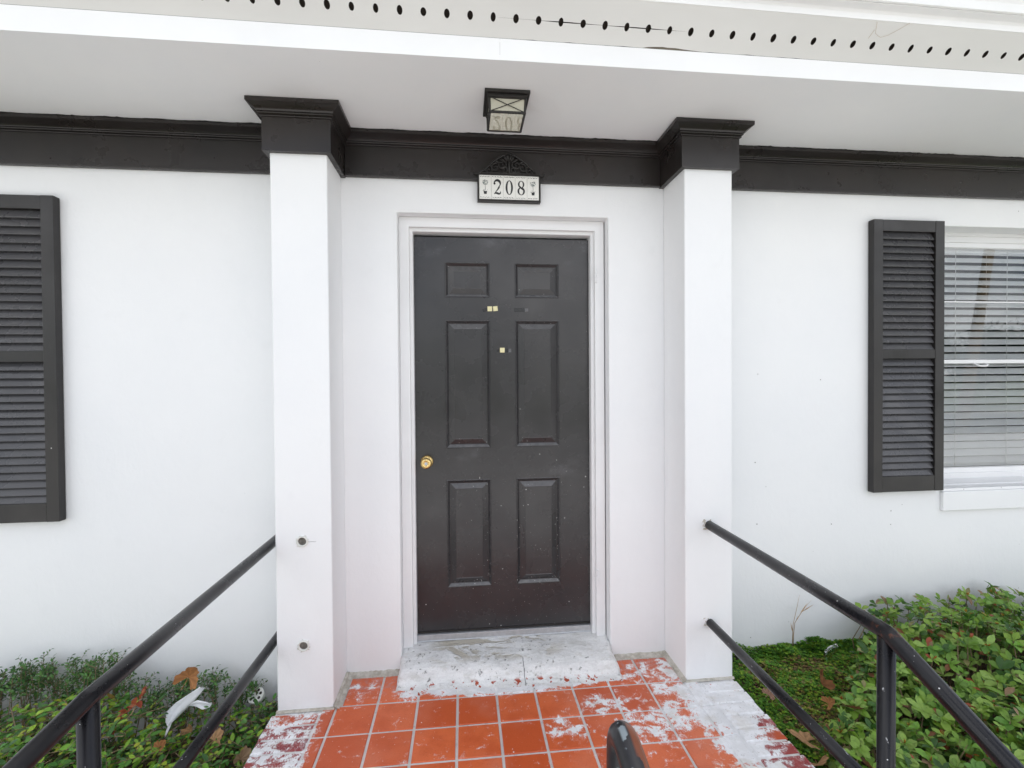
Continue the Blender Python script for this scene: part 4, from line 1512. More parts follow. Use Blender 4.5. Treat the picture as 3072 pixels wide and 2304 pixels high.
# ================================================================== GROUND AND BEDS
b = MB()
b.quad((-400, -600, -0.62), (400, -600, -0.62), (400, 600, -0.62), (-400, 600, -0.62))
tag(b.build('ground', M['lawn']), kind='structure')
b = MB()
b.box(PX0-0.1, PX1+0.1, -2.6, PY1-0.9, -0.66, -0.612)
tag(b.build('front_path', M['concrete']), kind='structure')
b = MB()
b.box(-60, 60, -11.0, -2.6, -0.66, -0.606)
tag(b.build('bounce_pavement', M['concrete']), kind='structure')  # pale paving added out of view to bounce sunlight up to the soffit
b = MB()
b.box(-80, 80, -19.0, -11.3, -0.70, -0.616)
tag(b.build('road', M['asphalt']), kind='structure')
b = MB()
b.box(-60, 60, -11.3, -11.0, -0.70, -0.52)
b.box(-60, 60, -19.3, -19.0, -0.70, -0.52)
tag(b.build('kerb', M['concrete'], bevel=0.02), kind='structure')

def bed(name, x0, x1, y0, y1, hfun, n=(40, 24)):
    b = MB()
    rows = []
    for i in range(n[0]+1):
        x = x0+(x1-x0)*i/n[0]
        rows.append(b.addv([(x, y0+(y1-y0)*j/n[1], hfun(x, y0+(y1-y0)*j/n[1])+random.uniform(-.006, .006)) for j in range(n[1]+1)]))
    for a, c in zip(rows, rows[1:]):
        for j in range(n[1]):
            b.face((a+j, c+j, c+j+1, a+j+1))
    o = b.build(name, M['soil'], None, smooth=True)
    return tag(o, kind='structure')
def h_right(x, y):
    return -0.035 - 0.12*max(0, -y-0.25) - 0.02*max(0, x-2.0)
def h_left(x, y):
    return -0.24 - 0.10*max(0, -y-0.3)
bed('flower_bed', PX1-0.005, 4.5, 0.0, -2.2, h_right)
bed('flower_bed', -4.0, PX0+0.005, 0.0, -2.2, h_left)

# ================================================================== PLANTS
def leaf_geo(L, W, fold=0.25, curl=0.25, ob=0.62, nseg=4):
    """leaf along +X, up +Z; returns verts (n,3) and quads"""
    vs_, fs = [], []
    for i in range(nseg+1):
        t_ = i/nseg
        w2 = W/2*max(0.06, math.sin(math.pi*min(1, t_**(math.log(0.5)/math.log(ob))))**0.8) if 0 < t_ < 1 else W*0.035
        x = L*t_
        z = -curl*L*t_*t_*0.5 + 0.10*L*t_
        for s_ in (-1, 0, 1):
            vs_.append((x, s_*w2, z + (abs(s_)*fold*w2)))
    for i in range(nseg):
        for j in range(2):
            a = i*3+j
            fs.append((a, a+3, a+4, a+1))
    return np.array(vs_), fs

def frame_from(d, up):
    d = d/np.linalg.norm(d)
    s_ = np.cross(up, d)
    n = np.linalg.norm(s_)
    if n < 1e-4:
        s_ = np.cross(np.array((1., 0.3, 0)), d)
        n = np.linalg.norm(s_)
    s_ = s_/n
    u_ = np.cross(d, s_)
    return np.stack([d, s_, u_], axis=1)          # columns

def set_tint(me, cols):
    at = me.color_attributes.new('tint', 'FLOAT_COLOR', 'POINT')
    at.data.foreach_set('color', np.asarray(cols, dtype=np.float32).ravel())

def jitter_col(c, a=0.15):
    k = 1+random.uniform(-a, a)
    return (max(0, c[0]*k*(1+random.uniform(-.12, .12))), max(0, c[1]*k), max(0, c[2]*k*(1+random.uniform(-.2, .2))), 1)

def plant(name, label, cat, base, leaves, variants, mat, stems=None, limit=300, group=None, extra=None):
    """leaves: list of (pos, dir, up, scale, variant). The largest visible ones are objects, the rest one mass."""
    root = empty(name, label, cat, base, group)
    inv = Matrix.Translation(Vector(base)).inverted()
    # which leaves show: nearest in each small screen cell
    buf = {}
    pr_ = []
    for i, (p, d, u_, s_, v) in enumerate(leaves):
        c = p + d*variants[v][2]*s_*0.5
        q = proj(c)
        pr_.append(q)
        if q and -8 < q[0] < 1032 and -8 < q[1] < 776:
            k = (int(q[0]/5), int(q[1]/5))
            if k not in buf or q[2] < buf[k][0]:
                buf[k] = (q[2], i)
    vis = sorted((leaves[i][3]*variants[leaves[i][4]][2]/d_, i) for d_, i in buf.values())[::-1]
    singles = [i for _, i in vis[:limit]]
    sset = set(singles)
    for i in singles:
        p, d, u_, s_, v = leaves[i]
        F = frame_from(d, u_)*s_
        m = Matrix(((F[0, 0], F[0, 1], F[0, 2], p[0]-base[0]), (F[1, 0], F[1, 1], F[1, 2], p[1]-base[1]), (F[2, 0], F[2, 1], F[2, 2], p[2]-base[2]), (0, 0, 0, 1)))
        link_mesh('leaf', variants[v][3], root, mat=m)
    V, Fc, C = [], [], []
    o = 0
    for i, (p, d, u_, s_, v) in enumerate(leaves):
        if i in sset:
            continue
        F = frame_from(d, u_)*s_
        vv = variants[v][0] @ F.T + p - np.array(base)
        V.append(vv)
        C += [variants[v][4]]*len(vv)
        Fc += [tuple(a+o for a in f) for f in variants[v][1]]
        o += len(vv)
    if V:
        me = bpy.data.meshes.new('foliage')
        me.from_pydata(np.concatenate(V).tolist(), [], Fc)
        me.materials.append(mat)
        set_tint(me, C)
        me.polygons.foreach_set('use_smooth', [True]*len(me.polygons))
        fo_ = link_mesh('foliage', me, root)
        fo_['kind'] = 'stuff'
    if stems:
        b = MB()
        for pts, r0, r1 in stems:
            b.tube([np.array(p)-np.array(base) for p in pts], np.linspace(r0, r1, len(pts)), 6, cap=False)
        b.build('stem', M['stem'], root, smooth=True, fix=False)['kind'] = 'stuff'
    return root

def make_variants(specs, mat):
    out = []
    for (L, W, fold, curl, ob, colr) in specs:
        v, f = leaf_geo(L, W, fold, curl, ob)
        c = jitter_col(colr)
        me = bpy.data.meshes.new('leaf')
        me.from_pydata(v.tolist(), [], f)
        me.materials.append(mat)
        set_tint(me, [c]*len(v))
        me.polygons.foreach_set('use_smooth', [True]*len(me.polygons))
        out.append((v, f, L, me, c))
    return out

def unit(v):
    v = np.asarray(v, float)
    return v/np.linalg.norm(v)

# --- right bed: broad-leaved shrubs with rosettes
G = [(0.177, 0.318, 0.041), (0.177, 0.326, 0.050), (0.123, 0.249, 0.041), (0.217, 0.352, 0.054), (0.155, 0.292, 0.059), (0.197, 0.344, 0.044), (0.113, 0.224, 0.034), (0.249, 0.367, 0.070), (0.283, 0.403, 0.094), (0.057, 0.146, 0.029), (0.047, 0.123, 0.026)]
ODD = [(0.264, 0.102, 0.054), (0.312, 0.204, 0.108), (0.240, 0.240, 0.084), (0.360, 0.072, 0.036)]
specs = []
for c in G:
    for k in range(2):
        specs.append((0.040*random.uniform(.75, 1.25), 0.0222*random.uniform(.85, 1.15), random.uniform(.12, .45), random.uniform(.05, .6), random.uniform(.56, .68), c))
for c in ODD:
    specs.append((0.042, 0.022, 0.3, 0.4, 0.6, c))
RV = make_variants(specs, M['leaf'])
NG = len(G)*2
bud_c = [(0.42, 0.22, 0.03), (0.48, 0.30, 0.06), (0.40, 0.13, 0.03)]
BV = make_variants([(0.016, 0.0055, 0.5, 0.0, 0.45, c) for c in bud_c], M['leaf'])
ALLR = RV+BV

def rosettes(inside, n, xr, yr, top, ground):
    """leaf whorls filling a mound: top(x,y) is the crown height"""
    leaves, stems = [], []
    tries = 0
    while n > 0 and tries < 60000:
        tries += 1
        x, y = random.uniform(*xr), random.uniform(*yr)
        if not inside(x, y):
            continue
        h = top(x, y)
        g = ground(x, y)
        if h < g+0.02:
            continue
        dep = random.random()**1.7*min(0.20, h-g)
        p = np.array((x, y, h-dep+random.uniform(-.012, .012)))
        e = 0.02
        grad = np.array((-(top(x+e, y)-top(x-e, y))/(2*e), -(top(x, y+e)-top(x, y-e))/(2*e), 1.0))
        ax = unit(unit(grad)+rng.normal(0, 0.30, 3)+np.array((0, -0.15, 0)))
        k = random.choice((4, 5, 5, 6, 7))
        ref = frame_from(ax, np.array((0, 0, 1.0)) if abs(ax[2]) < .95 else np.array((1., 0, 0)))
        a0 = random.uniform(0, 6.28)
        sc = random.uniform(0.62, 1.22)
        fam = [random.randrange(NG) for _ in range(2)]
        for q in range(k):
            a = a0+2*math.pi*q/k+random.uniform(-.25, .25)
            rad = ref[:, 1]*math.cos(a)+ref[:, 2]*math.sin(a)
            d = unit(rad*random.uniform(.75, 1.0)+ax*random.uniform(.15, .6))
            v = random.choice(fam) if random.random() > 0.075 else NG+random.randrange(len(ODD))
            leaves.append((p-ax*random.uniform(0, .012), d, ax, sc*random.uniform(.75, 1.15), v))
        if random.random() < 0.22 and dep < 0.04:
            for q in range(4):
                d = unit(ax+rng.normal(0, .35, 3))
                leaves.append((p, d, ref[:, 1], random.uniform(.8, 1.3), len(RV)+random.randrange(3)))
        if random.random() < 0.30:
            b0 = np.array((x+random.uniform(-.06, .06), y+random.uniform(-.06, .06), g-0.01))
            m = (b0+p)/2+rng.normal(0, .015, 3)
            stems.append(([b0, m, p], 0.0035, 0.0016))
        n -= 1
    return leaves, stems

def top_b(x, y):        # tall shrub right of the post
    h = 0.232 + 0.035*math.sin(x*5.3+1)+0.03*math.sin(x*9.7+y*4)
    h *= min(1, max(0, (x-1.62)/0.38))**0.6
    h += 0.02*math.sin(y*13+x*3)
    return h - 0.30*max(0, -y-0.75) - 0.06*max(0, -y-0.4)
def top_a(x, y):        # low shrub against the moss
    h = 0.115+0.02*math.sin(x*11)+0.02*math.sin(y*15+x*5)
    h *= min(1, max(0, (x-max(1.24, 1.60+1.15*(y+0.40)))/0.20))**0.5
    return h-0.10*max(0, -y-0.6)
def in_b(x, y):
    return x > (1.80 if y < -0.28 else 2.02+0.35*max(0, 0.16+y))+0.08*math.sin(y*9) and y < -0.06
def in_a(x, y):
    edge = 1.66 + 1.15*(y+0.40)
    return x > max(1.27, edge)+0.03*math.sin(y*31) and x < 2.05 and y < -0.14
lv, stm = rosettes(in_b, 2700, (1.62, 3.5), (-1.5, -0.07), top_b, h_right)
plant('shrub', 'tall broad-leaved shrub with red-tinged leaves right of the right handrail post', 'shrub', (2.4, -0.7, -0.08), lv, ALLR, M['leaf'], stm, 300, 'broad-leaved shrubs in the right bed')
lv, stm = rosettes(in_a, 760, (1.26, 2.0), (-1.25, -0.10), top_a, h_right)
plant('shrub', 'low broad-leaved shrub between the moss and the right handrail post', 'shrub', (1.6, -0.6, -0.08), lv, ALLR, M['leaf'], stm, 300, 'broad-leaved shrubs in the right bed')

# --- left bed: small-leaved evergreen against the wall, bright vine in front
GD = [(0.061, 0.154, 0.043), (0.082, 0.194, 0.046), (0.102, 0.224, 0.054), (0.058, 0.122, 0.046)]
SV = make_variants([(0.017*random.uniform(.8, 1.3), 0.0082*random.uniform(.85, 1.2), .25, .3, .5, c) for c in GD for _ in range(2)], M['leaf'])
def sprigs(n, xr, yr, top, ground, spread=0.05):
    leaves, stems = [], []
    for _ in range(n):
        x, y = random.uniform(*xr), random.uniform(*yr)
        h = top(x, y)*random.uniform(.72, 1.0) if random.random() < .8 else top(x, y)*1.08
        g = ground(x, y)
        h = max(h, g+.05)
        b0 = np.array((x+random.uniform(-spread, spread), y+random.uniform(-spread, spread), g))
        p1 = np.array((x, y, h))
        m = (b0+p1)/2+rng.normal(0, .02, 3)
        L = 0.13
        P = [b0, m, p1]
        stems.append((P, 0.0028, 0.0008))
        ax = unit(p1-m)
        side = unit(np.cross(ax, rng.normal(0, 1, 3)))
        # side twigs
        twigs = [(p1, ax, L)]
        for q in range(5):
            b_ = p1-ax*random.uniform(.015, .11)
            a = random.uniform(0, 6.28)
            sd = side*math.cos(a)+np.cross(ax, side)*math.sin(a)
            tdir = unit(sd*.8+ax*.7)
            tl = random.uniform(.03, .065)
            twigs.append((b_+tdir*tl, tdir, tl))
            stems.append(([b_, b_+tdir*tl], 0.0011, 0.0005))
        for (tip, d, ln) in twigs:
            k = int(ln/0.0075)
            for q in range(k):
                pp = tip-d*ln*(q/k)
                a = q*2.4+random.uniform(-.4, .4)
                s1 = unit(np.cross(d, (0.31, 0.2, 0.93)))
                rad = s1*math.cos(a)+np.cross(d, s1)*math.sin(a)
                dd = unit(rad+d*random.uniform(.3, .8))
                leaves.append((pp, dd, d, random.uniform(.7, 1.15), random.randrange(len(SV))))
    return leaves, stems
def top_c(x, y):
    h = 0.165+0.06*math.sin(x*6.5+0.4)+0.035*math.sin(x*15)
    if x > -1.30:
        h -= 0.62*max(0, x+1.20)
    return h-0.25*max(0, -y-0.2)
lv, stm = sprigs(170, (-2.75, -0.98), (-0.20, -0.05), top_c, h_left)
plant('shrub', 'dark small-leaved shrub with upright sprigs against the wall in the left bed', 'shrub', (-1.7, -0.15, -0.25), lv, SV, M['leaf'], stm, 300)
lv, stm = sprigs(9, (-0.965, -0.885), (-0.15, -0.05), lambda x, y: -0.075+0.03*math.sin(x*90), h_left, 0.02)
plant('shrub', 'small sparse seedling shrub beside the perforated drain cap', 'shrub', (-0.92, -0.10, -0.25), lv, SV, M['leaf'], stm, 120)

GB = [(0.159, 0.365, 0.039), (0.233, 0.434, 0.046), (0.108, 0.287, 0.039), (0.092, 0.244, 0.046), (0.333, 0.504, 0.052), (0.133, 0.322, 0.059), (0.075, 0.200, 0.039), (0.414, 0.504, 0.045), (0.057, 0.144, 0.032), (0.052, 0.120, 0.027)]
VV = make_variants([(0.031*random.uniform(.7, 1.35), 0.0155*random.uniform(.85, 1.2), random.uniform(.1, .4), random.uniform(.1, .5), .48, c) for c in GB for _ in range(2)], M['leaf'])
def vine(n, xr, yr, top, ground):
    leaves, stems = [], []
    for _ in range(n):
        x, y = random.uniform(*xr), random.uniform(*yr)
        g = ground(x, y)
        h = top(x, y)
        dep = random.random()**1.6*(h-g)*0.8
        p = np.array((x, y, h-dep))
        run = unit(np.array((random.uniform(-1, 1), random.uniform(-1, .4), random.uniform(-.15, .45))))
        L = random.uniform(.07, .16)
        stems.append(([p-run*L*.7, p, p+run*L*.6+np.array((0, 0, .006))], 0.0017, 0.0009))
        k = random.randint(5, 9)
        for q in range(k):
            pp = p+run*L*(q/k-.5)
            s1 = unit(np.cross(run, (0, 0, 1)))
            sg = 1 if q % 2 else -1
            d = unit(s1*sg+run*random.uniform(.1, .8)+np.array((0, 0, random.uniform(-.1, .7)))+rng.normal(0, .2, 3))
            leaves.append((pp, d, unit(np.array((0, -.35, 1))+rng.normal(0, .3, 3)), random.uniform(.65, 1.2), random.randrange(len(VV))))
    return leaves, stems
def top_d(x, y):
    h = 0.075+0.04*math.sin(x*7)+0.03*math.sin(y*12+x*4)
    if x > -1.35:
        h -= 0.27*max(0, x+1.35)
    return h-0.05*max(0, -y-.4)
lv, stm = vine(1750, (-2.7, -0.865), (-1.05, -0.13), top_d, h_left)
plant('vine', 'bright green leafy vine sprawling over the left bed under the handrail', 'vine', (-1.5, -0.5, -0.27), lv, VV, M['leaf'], stm, 300)

# bare twigs in the vine
# --- moss-like ground cover in the right bed
b_v, b_f, b_c = [], [], []
MC = [(0.20, 0.34, 0.03), (0.11, 0.26, 0.03), (0.27, 0.34, 0.05), (0.26, 0.22, 0.07), (0.17, 0.11, 0.05), (0.07, 0.18, 0.03)]
def moss_col(x, y):
    n_ = math.sin(x*17+y*9)+math.sin(y*23-x*6+1.7)+math.sin(x*41)*.5
    edge = y > -0.10 or x < 1.30
    r_ = random.random()
    if edge:
        return random.choice((MC[0], MC[1], MC[5], MC[1]))
    if n_ > 0.45 and random.random() < .8:
        return random.choice((MC[3], MC[4], MC[4], MC[2], MC[1]))
    return random.choice((MC[0], MC[2], MC[1], MC[5], MC[1]) if r_ < .85 else (MC[4], MC[3]))
cnt = 0
while cnt < 13000:
    x = random.uniform(1.222, 2.15)
    y = random.uniform(-0.95, -0.006)
    edge = 1.76+1.15*(y+0.40) if y > -0.75 else 1.36
    if x > max(edge, 1.33) and y < -0.10:
        if random.random() > .12:
            continue
    cnt += 1
    hump = 0.030*(0.5+0.5*math.sin(x*29+y*17))*(0.5+0.5*math.sin(y*31-x*13))
    rise = 0.028*max(0, 1+y/0.07)
    p = np.array((x, y, h_right(x, y)+random.uniform(0, .012)+hump+rise))
    cl = jitter_col(moss_col(x, y), .3)
    big = y > -0.09 and x > 1.5
    s_ = random.uniform(.005, .012)*(1.7 if big else 1.0)
    a0 = random.uniform(0, 6.28)
    for q in range(4):
        a = a0+q*1.57+random.uniform(-.3, .3)
        d = unit((math.cos(a), math.sin(a), random.uniform(.15, 1.0)))
        sd = unit(np.cross(d, (0, 0, 1)))
        o_ = len(b_v)
        b_v += [p, p+d*s_*.6+sd*s_*.45, p+d*s_, p+d*s_*.6-sd*s_*.45]
        b_f.append((o_, o_+1, o_+2, o_+3))
        b_c += [cl]*4
me = bpy.data.meshes.new('ground_cover')
me.from_pydata([tuple(v) for v in b_v], [], b_f)
me.materials.append(M['moss'])
set_tint(me, b_c)
gc = link_mesh('ground_cover', me, None)
tag(gc, 'mossy green and brown ground cover between the right pilaster and the shrub', 'ground cover', kind='stuff')

# --- fallen leaves (lobed plane-tree leaves), each its own thing
def lobed_leaf(size, curl, colr, seed, fold=0.25):
    rs = random.Random(seed)
    ang, n = [], 40
    out = []
    for i in range(n+1):
        a = -2.35+4.7*i/n
        lob = 0.62+0.30*abs(math.cos(a*1.62))**1.2+0.06*math.cos(a*11+seed)
        lob *= 1.0-0.16*abs(a)/2.35
        r_ = size*lob*(1+rs.uniform(-.04, .04))
        out.append((r_*math.cos(a), r_*math.sin(a)))
    vs_, fs = [], []
    R_ = 4
    for j in range(R_+1):
        t_ = j/R_
        for (x, y) in out:
            xx, yy = x*t_, y*t_
            rr = math.hypot(xx, yy)/size
            z = curl*size*rr*rr*(0.6+0.4*math.sin(3*math.atan2(yy, xx)+seed)) + fold*abs(yy)*0.8 + 0.02*size*math.cos(math.atan2(yy, xx)*10)*rr
            vs_.append((xx, yy, z))
    m = n+1
    for j in range(R_):
        for i in range(n):
            fs.append((j*m+i, j*m+i+1, (j+1)*m+i+1, (j+1)*m+i))
    # stalk
    me = bpy.data.meshes.new('fallen_leaf')
    o_ = len(vs_)
    for k in range(5):
        x = -size*0.9*k/4
        w2 = 0.0012
        vs_ += [(x, -w2, 0.002*k), (x, w2, 0.002*k)]
    for k in range(4):
        fs.append((o_+2*k, o_+2*k+1, o_+2*k+3, o_+2*k+2))
    me.from_pydata(vs_, [], fs)
    me.materials.append(M['dead_leaf'])
    cs = []
    for v in vs_:
        k = 1+0.18*math.sin(math.atan2(v[1], v[0])*9)+rs.uniform(-.08, .08)
        cs.append((colr[0]*k, colr[1]*k, colr[2]*k, 1))
    set_tint(me, cs)
    me.polygons.foreach_set('use_smooth', [True]*len(me.polygons))
    return me
def pix(px, py, y):
    """point on the vertical plane Y=y seen at (px,py) of the 2212 px view"""
    v = ray(px*1.38879, py*1.38879)
    return CAM+v*((y-CAM.y)/v.y)
def pixz(px, py, z):
    v = ray(px*1.38879, py*1.38879)
    return CAM+v*((z-CAM.z)/v.z)
def hit(px, py, lift=0.012):
    """first point along the sight line that lies on the plants or the soil of a bed"""
    v = ray(px*1.38879, py*1.38879)
    t_ = 0.5
    while t_ < 6:
        p = CAM+v*t_
        if p.y > -0.04:
            break
        if p.x < 0:
            top = max(top_d(p.x, p.y) if p.y > -1.05 else -9, top_c(p.x, p.y) if p.y > -0.22 else -9, h_left(p.x, p.y))
        else:
            top = max(h_right(p.x, p.y)+0.03, top_a(p.x, p.y) if in_a(p.x, p.y) else -9, top_b(p.x, p.y) if in_b(p.x, p.y) else -9)
        if p.z < top+lift:
            return p
        t_ += 0.004
    return p
BR = [(0.36, 0.165, 0.065), (0.27, 0.115, 0.05), (0.42, 0.24, 0.12), (0.20, 0.085, 0.04)]
def dead(loc, size, rot, c, label, curl=0.3, fold=0.25, seed=1):
    o = link_mesh('fallen_leaf', lobed_leaf(size, curl, c, seed, fold), None, loc)
    o.rotation_euler = rot
    return tag(o, label, 'leaf', 'fallen brown leaves in the beds')
dead(pix(408, 1462, -0.27), 0.058, (R(80), R(-60), R(20)), BR[0], 'upright curled brown leaf caught at the top of the left shrub', .5, .5, 1)
dead(hit(415, 1580), 0.038, (R(50), R(-75), 0), BR[2], 'narrow tan leaf left of the lower left handrail', .4, .9, 2)
dead(hit(462, 1598), 0.045, (R(38), R(-40), R(40)), BR[2], 'flat tan lobed leaf just right of the lower left handrail', .15, .12, 3)
dead(hit(520, 1640), 0.045, (R(60), R(-40), R(70)), (0.33, 0.22, 0.13), 'folded tan leaf leaning on the left brick edge', .2, .7, 4)
dead(hit(345, 1615), 0.026, (R(30), R(-20), R(60)), BR[0], 'small rolled orange-brown leaf in the bright vine', .6, 1.2, 5)
dead(hit(240, 1510), 0.038, (R(60), R(-20), R(160)), (0.20, 0.13, 0.03), 'olive brown leaf tucked behind the left handrail', .3, .3, 6)
dead(hit(1742, 1600), 0.075, (R(12), R(-14), R(150)), BR[2], 'large tan lobed leaf beside the right brick edge', .12, .10, 7)
dead(hit(1765, 1650), 0.060, (R(25), R(-20), R(240)), BR[2], 'second tan lobed leaf below the large one at the bottom edge', .2, .2, 8)
dead(hit(1775, 1478), 0.060, (R(55), R(-50), R(100)), BR[1], 'dark brown curled leaf at the left end of the low right shrub', .7, .5, 9)
dead(hit(1660, 1500), 0.036, (R(20), R(-10), R(30)), (0.26, 0.15, 0.10), 'pinkish brown leaf on the moss behind the lower right rail', .2, .2, 10)
dead(hit(1840, 1530), 0.045, (R(20), R(-30), R(200)), BR[3], 'dark russet leaf deep in the low right shrub near the post', .3, .2, 11)
dead(hit(1790, 1520), 0.035, (R(40), R(-40), R(-30)), BR[0], 'orange-brown leaf scrap hanging below the dark curled leaf', .4, .6, 12)

# withered red-brown sprig in the left bed
rt = hit(284, 1545)
rw = empty('withered_sprig', 'withered red-brown leafy sprig lying in the left bed beside the handrail post', 'dead plant', rt)
RWV = make_variants([(0.034, 0.019, .7, .5, .5, c) for c in ((0.30, 0.075, 0.03), (0.24, 0.05, 0.025), (0.36, 0.13, 0.06))], M['dead_leaf'])
b = MB()
b.tube([(0.02, 0.05, 0.055), (0.006, 0.02, 0.028), (0, 0, 0.005), (-0.03, -0.05, -0.02)], [0.0016, 0.002, 0.0022, 0.002], 6)
b.build('stem', M['straw'], rw, smooth=True)
for q in range(16):
    t_ = q/15
    p = np.array((0.024-0.055*t_, 0.055-0.11*t_, 0.055-0.07*t_))
    F = frame_from(unit(rng.normal(0, 1, 3)+np.array((0, -.4, .2))), np.array((0, -.3, 1.)))*random.uniform(.7, 1.2)
    m = Matrix(((F[0, 0], F[0, 1], F[0, 2], p[0]), (F[1, 0], F[1, 1], F[1, 2], p[1]), (F[2, 0], F[2, 1], F[2, 2], p[2]), (0, 0, 0, 1)))
    link_mesh('leaf', RWV[q % 3][3], rw, mat=m)

# torn white plastic sheet in the left bed
def crumple(name, pts_w, mat, label, cat):
    """pts_w: list of (centre point, half width vector) along a strip"""
    b = MB()
    rows = []
    for c, hw in pts_w:
        c, hw = Vector(c), Vector(hw)
        rows.append(b.addv([c+hw*s_+Vector((0, random.uniform(-.010, .010), random.uniform(-.006, .006)))*(1 if abs(s_) < 1 else .4) for s_ in (-1, -.5, 0, .5, 1)]))
    for a, c in zip(rows, rows[1:]):
        for j in range(4):
            b.face((a+j, a+j+1, c+j+1, c+j))
    o = b.build(name, mat, None, smooth=True)
    so = o.modifiers.new('thickness', 'SOLIDIFY'); so.thickness = 0.0012
    return tag(o, label, cat)
A = [hit(437, 1485), hit(415, 1505), hit(390, 1525), hit(370, 1545), hit(362, 1564)]
crumple('plastic_litter', [(A[0], (.008, 0, -.006)), (A[1], (.014, 0, -.013)), (A[2], (.019, 0, -.017)), (A[3], (.021, 0, -.016)), (A[4], (.010, 0, -.004))], M['paper'], 'larger torn white plastic scrap lying on the left shrub', 'litter')
A = [hit(455, 1522), hit(440, 1524), hit(424, 1519), hit(410, 1522)]
crumple('plastic_litter', [(A[0], (.003, 0, .007)), (A[1], (.004, 0, .015)), (A[2], (.004, 0, .012)), (A[3], (.002, 0, .008))], M['paper'], 'smaller white plastic scrap right of the larger torn one', 'litter')
A = [hit(368, 1562), hit(363, 1575), hit(357, 1590)]
crumple('plastic_litter', [(A[0], (.005, 0, .002)), (A[1], (.005, 0, .001)), (A[2], (.002, 0, 0))], M['paper'], 'narrow white plastic shred hanging below the larger torn scrap', 'litter')

# crushed clear bottle at the wall end of the low shrub
c0 = hit(1795, 1415)+Vector((0, 0, 0.02))
b = MB()
pr_b = [(0.010, -0.045), (0.020, -0.043), (0.022, -0.020), (0.017, -0.010), (0.021, 0.004), (0.019, 0.020), (0.012, 0.034), (0.008, 0.040), (0.009, 0.050)]
b.lathe(pr_b, (0, 0, 0), (0.25, -0.55, 0.8), 16)
for i, v in enumerate(b.v):
    b.v[i] = (v[0]+random.uniform(-.003, .003), v[1]*0.7+random.uniform(-.003, .003), v[2]+random.uniform(-.003, .003))
o = b.build('plastic_bottle', M['bottle'], None, smooth=False)
o.location = c0
tag(o, 'crushed clear plastic bottle standing in the ground cover by the wall', 'bottle')

# tall dry weed
wb = pixz(1712, 1402, -0.02)
dw = empty('dry_weed', 'tall dry straw-coloured weed stalk standing against the right wall', 'weed', wb)
b = MB()
def dwp(px, py, y=-0.05):
    return pix(px, py, y)-wb
b.tube([Vector((0, 0, 0)), dwp(1712, 1375), dwp(1713, 1350), dwp(1722, 1310), dwp(1727, 1285)], [0.0022, 0.0018, 0.0014, 0.0009, 0.0004], 6)
b.tube([Vector((0.003, 0, 0)), dwp(1714, 1372), dwp(1717, 1345), dwp(1730, 1325), dwp(1742, 1308), dwp(1752, 1297)], [0.0022, 0.0018, 0.0014, 0.0012, 0.0008, 0.0004], 6)
b.build('stalk', M['straw'], dw, smooth=True)
b = MB()
for (a, c) in (((1730, 1325), (1744, 1302)), ((1733, 1321), (1757, 1306)), ((1728, 1328), (1738, 1310)), ((1712, 1365), (1708, 1345)), ((1720, 1340), (1726, 1330))):
    p0, p1 = dwp(*a), dwp(*c)
    b.tube([p0, p0.lerp(p1, .4), p1], [0.0008, 0.0026, 0.0003], 6)
b.build('seed_head', M['straw'], dw, smooth=True)
b = MB()
b.tube([pix(1638, 1412, -.03), pix(1639, 1400, -.03), pix(1645, 1395, -.03), pix(1660, 1396, -.03), pix(1690, 1402, -.04)], [0.0009]*5, 6)
tag(b.build('wire', M['dark_metal'], None, smooth=True), 'thin bent wire sticking out of the ground cover by the right pilaster', 'wire')

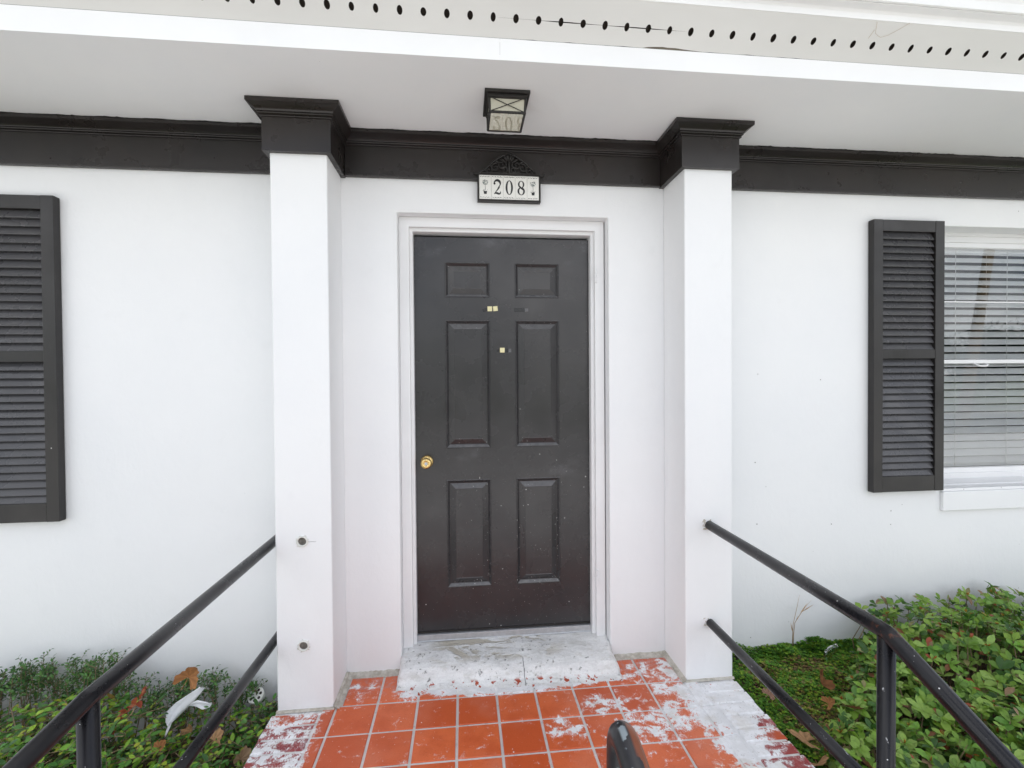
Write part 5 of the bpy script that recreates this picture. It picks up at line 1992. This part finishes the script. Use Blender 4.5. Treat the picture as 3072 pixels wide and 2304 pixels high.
# ================================================================== ACROSS THE ROAD (seen mirrored in the window)
def tree(name, label, loc, h, cr, seed, colr, trunk=0.14):
    rs = np.random.default_rng(seed)
    root = empty(name, label, 'tree', loc, 'trees across the road')
    b = MB()
    b.tube([(0, 0, 0), (0.05, 0.03, h*0.3), (-0.03, 0.05, h*0.6), (0.02, 0, h*0.85)], [trunk, trunk*.8, trunk*.5, trunk*.2], 10)
    for k in range(7):
        a = rs.uniform(0, 6.28)
        z0 = h*rs.uniform(.35, .65)
        e = np.array((math.cos(a)*cr*.7, math.sin(a)*cr*.7, z0+h*rs.uniform(.1, .28)))
        b.tube([(0, 0, z0), e*np.array((.5, .5, 1))-np.array((0, 0, .1)), e], [trunk*.35, trunk*.22, trunk*.08], 7)
    b.build('trunk', M['bark'], root, smooth=True)
    V, Fc, C = [], [], []
    for k in range(26):
        a, rr = rs.uniform(0, 6.28), cr*math.sqrt(rs.random())*.85
        cz = h*rs.uniform(.45, .98)
        c = np.array((math.cos(a)*rr, math.sin(a)*rr, cz))
        for q in range(150):
            p = c+rs.normal(0, cr*.17, 3)
            d = unit(rs.normal(0, 1, 3)); s_ = unit(np.cross(d, rs.normal(0, 1, 3)))
            L = rs.uniform(.07, .14)
            o_ = len(V)
            V += [p-d*L, p+s_*L*.5, p+d*L, p-s_*L*.5]
            Fc.append((o_, o_+1, o_+2, o_+3))
            kk = rs.uniform(.6, 1.35)
            C += [(colr[0]*kk, colr[1]*kk, colr[2]*kk, 1)]*4
    me = bpy.data.meshes.new('crown')
    me.from_pydata([tuple(v) for v in V], [], Fc)
    me.materials.append(M['leaf'])
    set_tint(me, C)
    link_mesh('crown', me, root)
for i, (x, y, h, cr, c) in enumerate(((20.0, -19.8, 3.9, 1.7, (.035, .065, .025)), (23.6, -20.5, 4.3, 2.0, (.04, .06, .025)), (28.0, -21.0, 4.1, 2.0, (.03, .05, .025)), (15.5, -21.5, 3.6, 1.8, (.05, .09, .035)), (33.5, -22.0, 5.0, 2.4, (.04, .07, .03)), (2.0, -26.0, 5.5, 2.6, (.045, .08, .03)), (-9.0, -25.0, 5.0, 2.5, (.05, .09, .03)))):
    tree('tree', ['bushy dark green tree across the road', 'round dark tree across the road with olive crown', 'low dense tree across the road', 'mid green bushy tree across the road', 'tall wide tree at the far right across the road', 'tall tree straight across the road', 'tall tree at the far left across the road'][i], (x, y, -0.62), h, cr, 40+i, c)
pl = MB()
pl.tube([(0, 0, 0), (0.68, 0.0, 4.0), (1.55, 0.0, 9.2)], [0.17, 0.15, 0.12], 14)
up_ = empty('utility_pole', 'leaning weathered wooden pole across the road', 'pole', (16.45, -11.6, -0.62))
pl.build('shaft', M['pole_wood'], up_, smooth=True)
b = MB()
b.box(0.3, 2.5, -0.16, -0.125, 8.3, 8.42)
b.build('crossarm', M['pole_wood'], up_, bevel=0.01)
